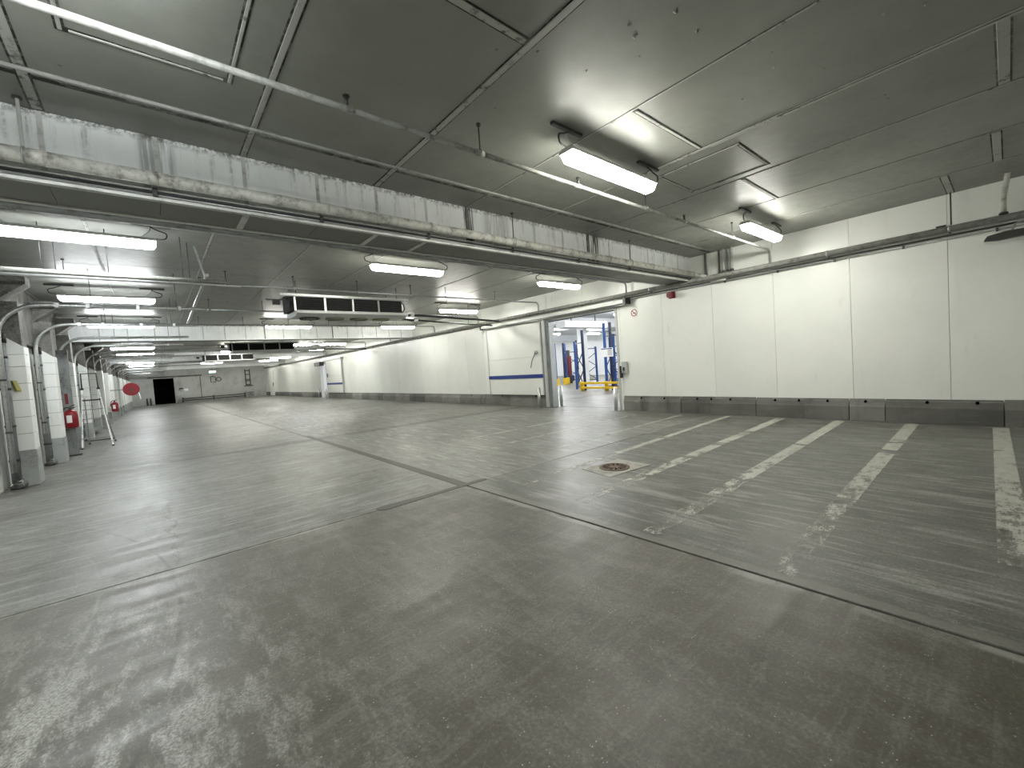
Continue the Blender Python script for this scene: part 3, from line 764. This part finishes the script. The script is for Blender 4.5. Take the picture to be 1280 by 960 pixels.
t.part('rear_brace', MB().bar(lerp(rl, (-1.61, 18.12, 1.44), .05), lerp(rr, (-1.29, 18.12, 1.44), .05), .02, .03), 'dark_metal')
t.part('rear_brace', MB().bar(lerp(rl, (-1.61, 18.12, 1.44), .3), lerp(rr, (-1.29, 18.12, 1.44), .3), .02, .03), 'steel_grey')
t.part('guard_rail', MB().tube([tl, (-1.64, 18.15, 2.2), (-1.30, 18.15, 2.2), tr_], .018, 8), 'black_rubber')
t.part('brace', MB().bar(lerp(A, B, .4), lerp((*fl_, 0), (*fr_, 0), .4)[:2]+(.3,), .012, .02), 'steel_grey')

# hose reel
t = Thing('hose_reel', 'red fire hose reel swung out from the left wall', 'hose reel', (-1.0, 32., 1.7))
c = Vector((-.95, 32., 1.70))
t.part('disc', MB().tube([c+Vector((0, -.10, 0)), c+Vector((0, -.08, 0))], .36, 24), 'red_enamel')
t.part('disc', MB().tube([c+Vector((0, .10, 0)), c+Vector((0, .12, 0))], .36, 24), 'red_enamel')
t.part('hose_coil', MB().tube([c+Vector((0, -.079, 0)), c+Vector((0, .099, 0))], .30, 24), 'dark_red')
t.part('hub', MB().tube([c+Vector((0, -.14, 0)), c+Vector((0, -.101, 0))], .06, 14), 'dark_metal')
t.part('swing_arm', MB().bar(c+Vector((-1.149, .2, 0)), c+Vector((0, .16, 0)), .05, .06), 'steel_grey')
t.part('nozzle', MB().tube([c+Vector((.30, -.1, -.2)), c+Vector((.36, -.12, -.55)), c+Vector((.34, -.12, -.62))], .025, 8), 'label_white')

# ------------------------------------------------------------------ end wall
DX = (.02, 1.72); DZ = 2.72
wf = put('wall_far', MB().box(XL-.2, DX[0], YF, YF+.2, -.1, ZC+.1).box(DX[0], DX[1], YF, YF+.2, DZ, ZC+.1).box(DX[1], XR+.2, YF, YF+.2, -.1, ZC+.1), 'far_wall_grey'); tag(wf, 'grey end wall with black doorway', kind='structure')
put('recess', MB().add([(DX[0], YF+.01, 0), (DX[1], YF+.01, 0), (DX[1], YF+3, 0), (DX[0], YF+3, 0), (DX[0], YF+.01, DZ), (DX[1], YF+.01, DZ), (DX[1], YF+3, DZ), (DX[0], YF+3, DZ)], [(0, 1, 2, 3), (4, 7, 6, 5), (0, 3, 7, 4), (1, 5, 6, 2), (2, 6, 7, 3)]), 'void_black', wf)
put('far_panel', MB().box(4.7, 8.2, YF-.03, YF-.001, .9, 3.0), 'far_wall_grey', wf)
t = Thing('end_door', 'grey sliding door leaf right of the black doorway', 'door', (2.9, YF-.1, .3))
t.part('leaf', MB().box(1.76, 4.0, YF-.13, YF-.01, .3, 2.75), 'far_wall_grey', bevel=.01)
hp = t.part('control_plate', MB().box(2.1, 2.45, YF-.18, YF-.131, 1.45, 1.62), 'dark_metal')
t.part('lever', MB().bar((2.05, YF-.2, 1.45), (2.3, YF-.2, 1.28), .04, .05), 'dark_metal', hp)
t.part('label', MB().box(2.55, 2.9, YF-.135, YF-.1305, 1.25, 1.5), 'label_white')
t.part('edge', MB().box(4.0, 4.06, YF-.14, YF-.01, .3, 2.75), 'dark_metal')
t.part('rail', MB().box(-.4, 4.2, YF-.16, YF-.001, 2.80, 2.95), 'upper_concrete')
t = Thing('bumper_rail', 'low dark guard rail along the foot of the end wall', 'guard rail', (5., YF-.3, 0))
for z in (.18, .42): t.part('rail', MB().box(2.3, 8.15, YF-.33, YF-.27, z-.05, z+.05), 'dark_metal')
for x in (2.35, 5.1, 8.1): t.part('post', MB().box(x-.06, x+.06, YF-.27, YF-.17, 0, .55), 'dark_metal')
t = Thing('end_cabinet', 'small grey cabinet at the foot of the end wall', 'cabinet', (8.65, YF-.3, 0))
t.part('body', MB().box(8.22, 9.05, YF-.45, YF-.05, 0, .68), 'steel_grey', bevel=.015)
t.part('door', MB().box(8.27, 9.0, YF-.47, YF-.451, .06, .62), 'grey_pipe')
t = Thing('wall_ladder', 'narrow ladder frame fixed on the end wall above cabinet', 'ladder', (8.6, YF-.1, 1.3))
for x in (8.35, 8.8): t.part('rail', MB().box(x-.05, x+.05, YF-.14, YF-.06, 1.4, 3.25), 'dark_metal')
for z in (1.45, 1.9, 2.05, 2.65, 3.1): t.part('rung', MB().box(8.401, 8.749, YF-.13, YF-.07, z-.05, z+.05), 'dark_metal')
t.part('foot_bar', MB().box(8.15, 9.05, YF-.16, YF-.04, 1.28, 1.38), 'dark_metal')
t = Thing('wall_hose', 'dark hose bracket on the end wall', 'bracket', (5.3, YF-.1, 2.))
t.part('frame', MB().tube([(5.0, YF-.08, 2.7), (5.0, YF-.08, 2.0), (5.45, YF-.08, 2.0), (5.45, YF-.08, 2.55), (5.1, YF-.08, 2.7)], .04, 6), 'dark_metal')
t.part('coil', MB().tube(arcpts((5.75, YF-.08, 2.3), .22, 0, 2*PI, (1, 0, 0), (0, 0, 1), 14), .04, 6), 'dark_metal')
t = Thing('exit_sign', 'small lit greenish sign hanging near the end wall', 'sign', (4.9, 54.8, 3.0))
t.part('box', MB().box(4.62, 5.18, 54.75, 54.80, 2.98, 3.16), 'exit_green')
t.part('hanger', MB().tube([(4.9, 54.78, 3.165), (4.9, 54.78, ZC)], .012, 6), 'dark_metal')
for i, x in enumerate((-.59, -.31, 1.90, 2.16)):
    t = Thing('end_post', ['dark post farther left of the black doorway', 'dark post just left of the black doorway', 'grey post just right of the black doorway', 'grey post farther right of the black doorway'][i], 'post', (x, YF-.5, 0), 'posts by the black doorway')
    t.part('post', MB().tube([(x, YF-.5, 0.012), (x, YF-.5, .75)], .07, 10), 'dark_metal' if i < 2 else 'steel_grey')
    t.part('base_plate', MB().box(x-.1, x+.1, YF-.6, YF-.4, 0, .012), 'dark_metal')
wb = put('wall_back', MB().box(XL-.2, XR+.2, YB-.2, YB, -.1, ZC+.1), 'wall_panel_white'); tag(wb, kind='structure')

# ------------------------------------------------------------------ ceiling pipes
def sprinkler(y, z, label, x1=XR-.13, hang=True, r=.022, mat='pipe_painted', drop=True):
    t = Thing('sprinkler_pipe', label, 'pipe', (4, y, z), 'pipes crossing under the ceiling')
    if drop:
        pts = [(XL+.25, y, z), (x1-.12, y, z)]+arcpts((x1-.12, y, z-.1), .1, PI/2, 0, (1, 0, 0), (0, 0, 1), 5)[1:]+[(x1-.02, y, 3.34)]
    else: pts = [(XL+.25, y, z), (x1, y, z)]
    t.part('pipe', MB().tube(pts, r, 12), mat)
    xs_ = [-1.0, 1.32, 2.6, 4.05, 5.5, 6.6, 8.4] if hang else []
    for i, x in enumerate(xs_):
        if i % 2 == 0 or y > 5:
            h = t.part('hanger_rod', MB().tube([(x, y, z+r), (x, y, ZC)], .007, 6), 'dark_metal')
            t.part('ring', MB().tube(arcpts((x, y, z+.012), r+.012, 0, 2*PI, (0, 1, 0), (0, 0, 1), 12), .006, 5), 'steel_grey', h)
            t.part('anchor', MB().tube([(x, y, ZC-.02), (x, y, ZC)], .022, 8), 'dark_metal', h)
        else:
            h = t.part('sprinkler_head', MB().tube([(x, y, z+r), (x, y, z+r+.07)], .016, 8), 'dark_metal')
            t.part('deflector', MB().tube([(x, y, z+r+.07), (x, y, z+r+.078)], .028, 10), 'dark_metal', h)
        t.part('coupling', MB().tube([(x-.04, y, z), (x+.04, y, z)], r+.006, 12), mat)
    return t
names = ['pale sprinkler pipe crossing the near ceiling, below the central lit lamp', 'grey sprinkler pipe hung just behind the nearest beam', 'grey sprinkler pipe passing before the nearest cooling unit', 'sprinkler pipe between the nearest cooling unit and the second beam']
SY = [3.30, 6.92, 10.46, 14.0, 17.5, 22.4, 26, 29.6, 33.9, 38, 42, 47.4]
for k, y in enumerate(SY):
    sprinkler(y, 3.62, names[k] if k < 4 else 'far sprinkler pipe crossing the ceiling, %s from the camera' % ORD[k], hang=k < 6, mat='pipe_painted' if k < 2 else 'steel_grey')
sprinkler(4.40, 3.835, 'slim pipe tight to the ceiling just before the nearest beam', x1=XR-.35, hang=False, r=.015, drop=False)
# joint fittings seen behind the first beam: tray
t = Thing('cable_tray', 'shallow tray with cables behind the nearest beam', 'cable tray', (4, 6.62, 3.55))
t.part('tray', MB().box(XL+.2, XR-.4, 6.55, 6.68, 3.545, 3.56), 'grey_pipe')
t.part('cable', MB().tube([(XL+.2, 6.60, 3.572), (XR-.4, 6.60, 3.572)], .012, 6), 'black_rubber')
t.part('cable', MB().tube([(XL+.2, 6.635, 3.572), (XR-.4, 6.635, 3.572)], .010, 6), 'steel_grey')
# thick pipe on the beam
t = Thing('beam_pipe', 'thick pale pipe running along the face of the nearest beam', 'pipe', (4, 4.97, 3.46))
m = MB(); t.part('pipe', m.tube([(XL+.1, 4.97, 3.455), (XR-.2, 4.97, 3.45)], .058, 18), 'thick_pipe')
for x in (-.55, .15, 1.62, 3.0, 4.45, 5.8, 6.9, 8.4): t.part('sleeve', MB().tube([(x-.04, 4.97, 3.455), (x+.04, 4.97, 3.455)], .062, 18), 'thick_pipe')
for x in (-.62, 4.45, 7.6):
    h = t.part('hanger_rod', MB().tube([(x, 4.97, 3.52), (x, 4.97, ZC)], .012 if x < 0 else .008, 8), 'rail_white' if x < 0 else 'dark_metal')
    t.part('ring', MB().tube(arcpts((x, 4.97, 3.455), .066, 0, 2*PI, (0, 1, 0), (0, 0, 1), 14), .007, 5), 'steel_grey', h)
    t.part('anchor', MB().tube([(x, 4.97, ZC-.015), (x, 4.97, ZC)], .03, 8), 'dark_metal', h)
for i, (z, r, mt) in enumerate(((3.392, .011, 'rail_white'), (3.366, .012, 'black_rubber'), (3.342, .010, 'steel_grey'))):
    t = Thing('beam_conduit', ['pale thin conduit directly under the thick beam pipe', 'black cable between the thin conduits on the nearest beam', 'lowest grey conduit on the face of the nearest beam'][i], 'conduit', (4, 5.06, z), 'thin lines under the beam pipe')
    t.part('tube', MB().tube([(XL+.1, 5.075, z), (XR-.1, 5.075, z)], r, 8), mt)
    if i == 1:
        for x in (.16, 1.62, 3.0, 4.5, 6.1, 7.7): t.part('clip', MB().box(x-.018, x+.018, 5.055, 5.119, 3.33, 3.40), 'black_rubber')
# risers in the corner where the beam meets the wall
for i, (yy, r, mt) in enumerate(((4.72, .03, 'grey_pipe'), (4.40, .022, 'rust_brown'), (4.31, .022, 'rail_white'), (4.22, .024, 'grey_pipe'), (4.12, .03, 'rail_white'))):
    t = Thing('riser_pipe', ['short grey riser in the corner, leftmost of five', 'short rusty riser in the corner, second from left', 'short pale riser in the corner, middle of five', 'short grey riser in the corner, fourth from left', 'short pale riser in the corner, rightmost of five'][i], 'pipe', (XR-.06, yy, 3.3), 'risers where beam meets wall')
    t.part('pipe', MB().tube([(XR-.05, yy, 3.352), (XR-.05, yy, ZC)], r, 10), mt)
    t.part('coupling', MB().tube([(XR-.05, yy, 3.352), (XR-.05, yy, 3.41)], r+.01, 10), 'dark_metal')
t = Thing('wall_tee', 'pale pipe elbow joining beam pipe to wall pipe', 'pipe fitting', (XR-.2, 4.6, 3.3))
t.part('elbow', MB().tube([(XR-.199, 4.97, 3.45), (XR-.13, 4.95, 3.44), (XR-.11, 4.85, 3.40), (XR-.12, 4.7, 3.33)], .05, 12), 'thick_pipe')
t.part('stub', MB().tube([(XR-.10, 4.6, 3.20), (XR-.10, 4.25, 3.19)], .022, 10), 'rail_white')
# wires dropping on wall at the right
t = Thing('wall_rod', 'thin dark rod dropping from ceiling to the wall pipe', 'rod', (XR-.1, .6, 3.3))
t.part('rod', MB().tube([(XR-.12, .60, 3.362), (XR-.12, .60, ZC)], .010, 8), 'dark_metal')
t.part('clamp', MB().cbox((XR-.10, .72, 3.33), (.06, .12, .10)), 'dark_metal')
t = Thing('wall_strut', 'pale painted pipe stub rising to the ceiling at right edge', 'pipe', (XR-.2, .02, 3.3))
t.part('pipe', MB().tube([(XR-.14, .03, 3.36), (XR-.14, .03, 3.6), (XR-.45, -.02, ZC)], .033, 10), 'thick_pipe')
t.part('flange', MB().tube([(XR-.14, .03, 3.354), (XR-.14, .03, 3.38)], .05, 10), 'dark_metal')

# ------------------------------------------------------------------ cooling units
def cooler(y, label, x0=2.55, x1=5.55, detail=True):
    t = Thing('cooling_unit', label, 'cooler', ((x0+x1)/2, y+.4, 3.1), 'ceiling cooling units')
    zb, zt = 3.10, 3.56
    t.part('coil', MB().box(x0+.05, x1-.1, y+.06, y+.70, zb+.10, zt-.03), 'fin_black')
    t.part('top_plate', MB().box(x0-.05, x1+.02, y, y+.8, zt-.028, zt), 'steel_grey')
    t.part('top_rail', MB().box(x0-.15, x1+.08, y-.03, y-.001, zt-.02, zt+.03), 'galvanised')
    t.part('drip_tray', MB().prism([(y-.10, zb+.03), (y-.10, zb+.097), (y+.86, zb+.097), (y+.86, zb+.03), (y+.70, zb-.03), (y+.06, zb-.03)], 'x', x0+.15, x1), 'plate_grey', bevel=.006)
    for i in range(4):
        xx = x0+.16+(x1-x0-.25)*i/4.+ (0.0)
        t.part('divider', MB().box(xx-.022, xx+.022, y+.02, y+.058, zb+.10, zt-.03), 'galvanised')
    if detail:
        for k in range(7):
            z = zb+.14+.04*k
            t.part('fin_tube', MB().tube([(x0+.06, y+.045, z), (x1-.11, y+.045, z)], .006, 6), 'dark_metal')
        for k in range(4):
            xx = x0+.55+.62*k
            f = t.part('fan_ring', MB().tube(arcpts((xx, y+.38, zb-.045), .22, 0, 2*PI, (1, 0, 0), (0, 1, 0), 20), .018, 6), 'olive_guard' if k else 'dark_metal')
            for r in (.07, .14): t.part('guard_wire', MB().tube(arcpts((xx, y+.38, zb-.05), r, 0, 2*PI, (1, 0, 0), (0, 1, 0), 14), .006, 5), 'steel_grey', f)
            t.part('fan_plate', MB().tube([(xx, y+.38, zb-.044), (xx, y+.38, zb-.036)], .2, 20), 'olive_guard' if k else 'fin_black', f)
        t.part('bend_loop', MB().tube(arcpts((x1-.10, y+.2, zb+.28), .15, -PI/2, PI/2, (1, 0, 0), (0, 0, 1), 8), .014, 8), 'dark_metal')
    for xx in (x0+.2, x1-.25):
        for yy in (y+.03, y+.7): t.part('hanger_rod', MB().tube([(xx, yy, zt), (xx, yy, ZC)], .008, 6), 'dark_metal')
    t.part('cable_box', MB().box(x0-.28, x0-.14, y+.1, y+.2, zb+.24, zb+.34), 'black_rubber')
    t.part('cable_arm', MB().box(x0-.42, x0+.04, y+.13, y+.17, zb+.345, zb+.37), 'dark_metal')
cooler(10.9, 'nearest black finned cooling unit hanging from the ceiling')
cooler(24.3, 'second cooling unit, hanging beyond the second beam', 2.9, 5.9, False)
cooler(33.0, 'third and farthest cooling unit under the ceiling', 2.5, 5.4, False)
for i, (p, r) in enumerate((([(5.68, 11.2, 3.19), (6.3, 11.4, 3.22), (8.6, 12.1, 3.24), (9.9, 12.45, 3.24), (10.13, 12.5, 3.24)], .035), ([(5.68, 11.6, 3.14), (7.4, 12.1, 3.12), (10.12, 12.9, 3.12)], .026))):
    t = Thing('coolant_line', ['black insulated pipe from nearest cooling unit to white wall', 'thinner lower black pipe from nearest cooling unit to wall'][i], 'pipe', p[0], 'coolant lines')
    t.part('pipe', MB().tube(p, r, 10), 'black_rubber')
    t.part('hanger', MB().tube([lerp(p[1], p[2], .5), lerp(p[1], p[2], .5)[:2]+(ZC,)], .008, 6), 'steel_grey')
    t.part('valve', MB().cbox(lerp(p[0], p[1], .35), (.16, .09, .10)), 'steel_grey', bevel=.02)
t = Thing('coolant_line', 'black pipe from the second cooling unit to the white wall', 'pipe', (6, 24.6, 3.1), 'coolant lines')
t.part('pipe', MB().tube([(6.03, 24.6, 3.15), (7.5, 25., 3.2), (10.3, 26, 3.2)], .035, 8), 'black_rubber')
t.part('valve', MB().box(6.1, 6.6, 24.55, 24.75, 3.08, 3.2), 'steel_grey')
# grey duct between the beam and second unit (white soffit)
# ------------------------------------------------------------------ lamps
def lamp(x, y, label, mat='lamp_diffuser', z=3.60, L_=1.55, ceil=ZC, group='hanging tube lights', store=False, lit=True):
    t = Thing('tube_light', label, 'light', (x, y, z), group)
    h = L_/2
    sec = [(-.085, .05), (-.088, .02), (-.07, -.025), (-.04, -.045), (.04, -.045), (.07, -.025), (.088, .02), (.085, .05)]
    m = MB(); nn = len(sec)
    rings = [(-h, .55), (-h+.03, .92), (-h+.06, 1), (h-.06, 1), (h-.03, .92), (h, .55)]
    vs = [(x+a, y+s_[0]*(.6+.4*k), z+.05+(s_[1]-.05)*k) for a, k in rings for s_ in sec]
    fs = [(j*nn+i, j*nn+(i+1) % nn, (j+1)*nn+(i+1) % nn, (j+1)*nn+i) for j in range(5) for i in range(nn)]
    fs += [tuple(range(nn)), tuple(range(5*nn, 6*nn))[::-1]]
    t.part('diffuser', m.add(vs, fs, True), mat if lit else 'lamp_dead')
    t.part('housing', MB().prism([(y-.092, z+.051), (y-.092, z+.075), (y-.06, z+.10), (y+.06, z+.10), (y+.092, z+.075), (y+.092, z+.051)], 'x', x-h-.01, x+h+.01), 'rail_white')
    if store: return t
    for s_ in (-1, 1):
        xr = x+s_*(h-.03)
        t.part('ceiling_rail', MB().box(xr-.22, xr+.22, y-.02, y+.02, ceil-.028, ceil), 'dark_metal')
        t.part('cable', MB().tube(smooth([(xr-s_*.02, y, ceil-.03), (xr+s_*.07, y-.02, ceil-.08), (xr+s_*.16, y-.03, ceil-.12), (xr+s_*.14, y-.02, ceil-.19), (xr+s_*.02, y, z+.101)]), .009, 6), 'black_rubber')
        t.part('hook_wire', MB().tube([(xr-s_*.0, y, ceil-.03), (xr-s_*.03, y, ceil-.10), (xr-s_*.13, y, z+.10)], .005, 5), 'steel_grey')
    return t
LX = [-.58, 4.14, 8.62]
LN = ['left', 'middle', 'right']
LY = [2.87, 7.88, 12.85, 17.8, 27.0, 31.5, 41.0, 46., 54.]
where = {(0, 0): 'lit tube light above the camera, cut by the top edge of photo', (0, 1): 'large lit tube light hanging over the thick near beam pipe', (0, 2): 'lit tube light near the white wall, before the nearest beam',
         (1, 0): 'long lit tube light at left edge, just behind the nearest beam', (1, 1): 'lit tube light in mid ceiling between nearest beam and cooling unit', (1, 2): 'lit tube light right of centre above the open doorway'}
for r, y in enumerate(LY):
    for c_, x in enumerate(LX):
        if (r, c_) == (2, 1): continue
        lamp(x, y-(.09 if (r, c_) == (0, 0) else 0), where.get((r, c_), 'lit tube light in the %s column, %s row from the camera' % (LN[c_], ORD[r])), 'lamp_diffuser_cool' if c_ == 0 else 'lamp_diffuser')
lamp(6.6, 27.0, 'extra lit tube light between middle and right columns, fifth row', 'lamp_diffuser_cool')
# unseen row added behind the camera to keep that end from going dark
for y in (-7.5,):
    for c_, x in enumerate(LX): lamp(x, y, 'unseen added tube light behind the camera in the %s column' % LN[c_])

# ------------------------------------------------------------------ storage hall behind the doorways
HX0 = XR+.18; HY0, HY1 = 3.0, 52.0; HZ = 4.0
hf = put('floor_hall', MB().box(XR+.36, HX1, HY0, HY1, -.3, 0), 'concrete_floor'); tag(hf, 'pale floor of the storage hall behind the doorway', kind='structure')
hc = put('ceiling_hall', MB().box(HX0, HX1, HY0, HY1, HZ, HZ+.2), 'hall_ceiling'); tag(hc, kind='structure')
for nm, b in (('wall_hall_far', (HX1, HX1+.2, HY0-.2, HY1+.2)), ('wall_hall_near', (HX0, HX1, HY0-.2, HY0)), ('wall_hall_end', (HX0, HX1, HY1, HY1+.2))):
    o = put(nm, MB().box(b[0], b[1], b[2], b[3], -.1, HZ+.2), 'hall_white'); tag(o, 'white wall of the storage hall', kind='structure')
put('beam', MB().box(HX0+.001, HX1, 16, 16.6, 3.45, HZ), 'hall_ceiling', hc); put('beam', MB().box(HX0+.001, HX1, 27, 27.6, 3.45, HZ), 'hall_ceiling', hc)
i = 0
for y in (8.5, 13., 18.5, 23, 30, 38, 45):
    for x in (14.3, 19., 24., 29.):
        lamp(x, y, 'lit tube light in the storage hall, %s row, %s from the doorway wall' % (ORD[(8.5, 13., 18.5, 23, 30, 38, 45).index(y)].replace('nearest', 'first'), ORD[(14.3, 19., 24., 29.).index(x)]), 'lamp_store', 3.72, 1.55, HZ, 'storage hall lights', True); i += 1
t = Thing('hall_duct', 'white duct box under the storage hall ceiling', 'duct', (17.5, 15, 3.3))
t.part('box', MB().box(16.2, 19.6, 14.6, 15.3, 3.28, 3.62), 'hall_white', bevel=.02)
t.part('hanger', MB().box(17.0, 17.04, 14.9, 14.94, 3.62, HZ), 'dark_metal'); t.part('hanger', MB().box(19.0, 19.04, 14.9, 14.94, 3.62, HZ), 'dark_metal')
col_ = put('column_hall', MB().box(21.6, 22.0, 18.0, 18.5, 0, HZ), 'hall_white'); tag(col_, 'white square column inside the storage hall', 'column')
def rack(x, y, dx, dy, h, label, mat='blue_rack', feet=True):
    t = Thing('pallet_rack', label, 'rack', (x, y, 0), 'pallet rack frames')
    A, B = Vector((x, y, 0)), Vector((x+dx, y+dy, 0)); Z = Vector((0, 0, 1))
    for P, hh, mt in ((A, h, mat), (B, h-.5, 'blue_rack')):
        o = t.part('upright', MB().bar(P, P+Z*hh, .10, .10), mt)
        t.part('base_plate', MB().box(P.x-.09, P.x+.09, P.y-.09, P.y+.09, 0.0, .012), 'steel_grey', o)
        if feet: t.part('foot_guard', MB().prism([(P.x-.13, P.y-.13), (P.x+.13, P.y-.13), (P.x+.10, P.y+.10), (P.x-.10, P.y+.10)], 'z', .013, .45), 'yellow_guard', o)
    z = .2; k = 0
    while z+.9 < h-.4:
        a, b = (A, B) if k % 2 == 0 else (B, A)
        t.part('brace', MB().bar(a+Z*z, b+Z*(z+.9), .04, .04), mat); t.part('brace', MB().bar(b+Z*z, a+Z*(z+.9), .04, .04), mat); z += .9; k += 1
    for z in (.18, h-.62): t.part('tie', MB().bar(A+Z*z, B+Z*z, .05, .05), 'navy_rack')
rack(16.6, 13.9, .55, 1.0, 3.05, 'tall dark blue rack frame behind the yellow guard rail', 'navy_rack', False)
rack(16.75, 12.65, 1.05, 0.25, 3.25, 'blue rack frame holding the white notice', 'blue_rack', False)
rack(16.75, 12.30, .9, -.4, 3.25, 'dark rack frame at the right, next to the notice', 'navy_rack', False)
rack(19.8, 18.9, .6, 1.1, 2.75, 'blue rack frame just inside the left jamb', 'blue_rack')
rack(20.7, 19.0, .75, .5, 2.75, 'dark rack frame second from the left jamb', 'navy_rack')
rack(22.6, 20.6, 1.0, -.6, 2.8, 'light blue rack frame in the middle of the doorway', 'blue_rack')
rack(21.9, 18.9, .9, -.9, 2.9, 'narrow dark rack frame beside the red pallet truck', 'navy_rack', False)
rack(22.5, 16.6, 1.0, -.6, 2.9, 'blue rack frame behind the notice', 'blue_rack')
rack(24.5, 16.4, .4, -.9, 2.9, 'rearmost blue rack frame at the right jamb', 'blue_rack')
rack(22.0, 14.6, 1.0, -.5, 2.9, 'blue rack frame with yellow foot at the right jamb', 'blue_rack')
t = Thing('guard_rail', 'low yellow guard rail in front of the racks', 'guard rail', (16.3, 12.8, 0))
for z in (.17, .40): t.part('rail', MB().box(16.22, 16.32, 11.0, 13.98, z-.05, z+.05), 'yellow_guard', bevel=.01)
for y in (13.9, 12.4, 11.1): t.part('post', MB().box(16.321, 16.45, y-.08, y+.08, 0, .47), 'yellow_guard', bevel=.01)
t = Thing('rack_notice', 'white notice board on the blue rack post', 'notice', (16.6, 12.5, 1.75))
t.part('board', MB().box(16.675, 16.6995, 12.15, 12.85, 1.62, 2.05), 'label_white')
t.part('print', MB().box(16.672, 16.6745, 12.2, 12.45, 1.68, 1.98), 'plate_grey'); t.part('header', MB().box(16.672, 16.6745, 12.18, 12.82, 1.985, 2.03), 'blue_stripe')
t = Thing('pallet_truck', 'dark red lifting truck parked among the racks', 'truck', (22.2, 19.9, 0))
t.part('mast', MB().box(22.0, 22.3, 19.75, 20.05, .55, 1.9), 'dark_red', bevel=.03)
t.part('body', MB().box(21.95, 22.4, 19.65, 20.15, .15, .549), 'navy_rack', bevel=.03)
t.part('head_guard', MB().bar((22.15, 19.9, 1.9), (22.15, 19.9, 2.3), .12, .2), 'dark_metal')
for yy in (19.72, 20.18): t.part('wheel', MB().tube([(22.1, yy-.06, .11), (22.1, yy+.06, .11)], .11, 12), 'black_rubber')
t.part('tiller', MB().tube([(21.95, 19.85, .9), (21.86, 19.8, 1.2), (21.84, 19.78, 1.5)], .025, 8), 'dark_metal')
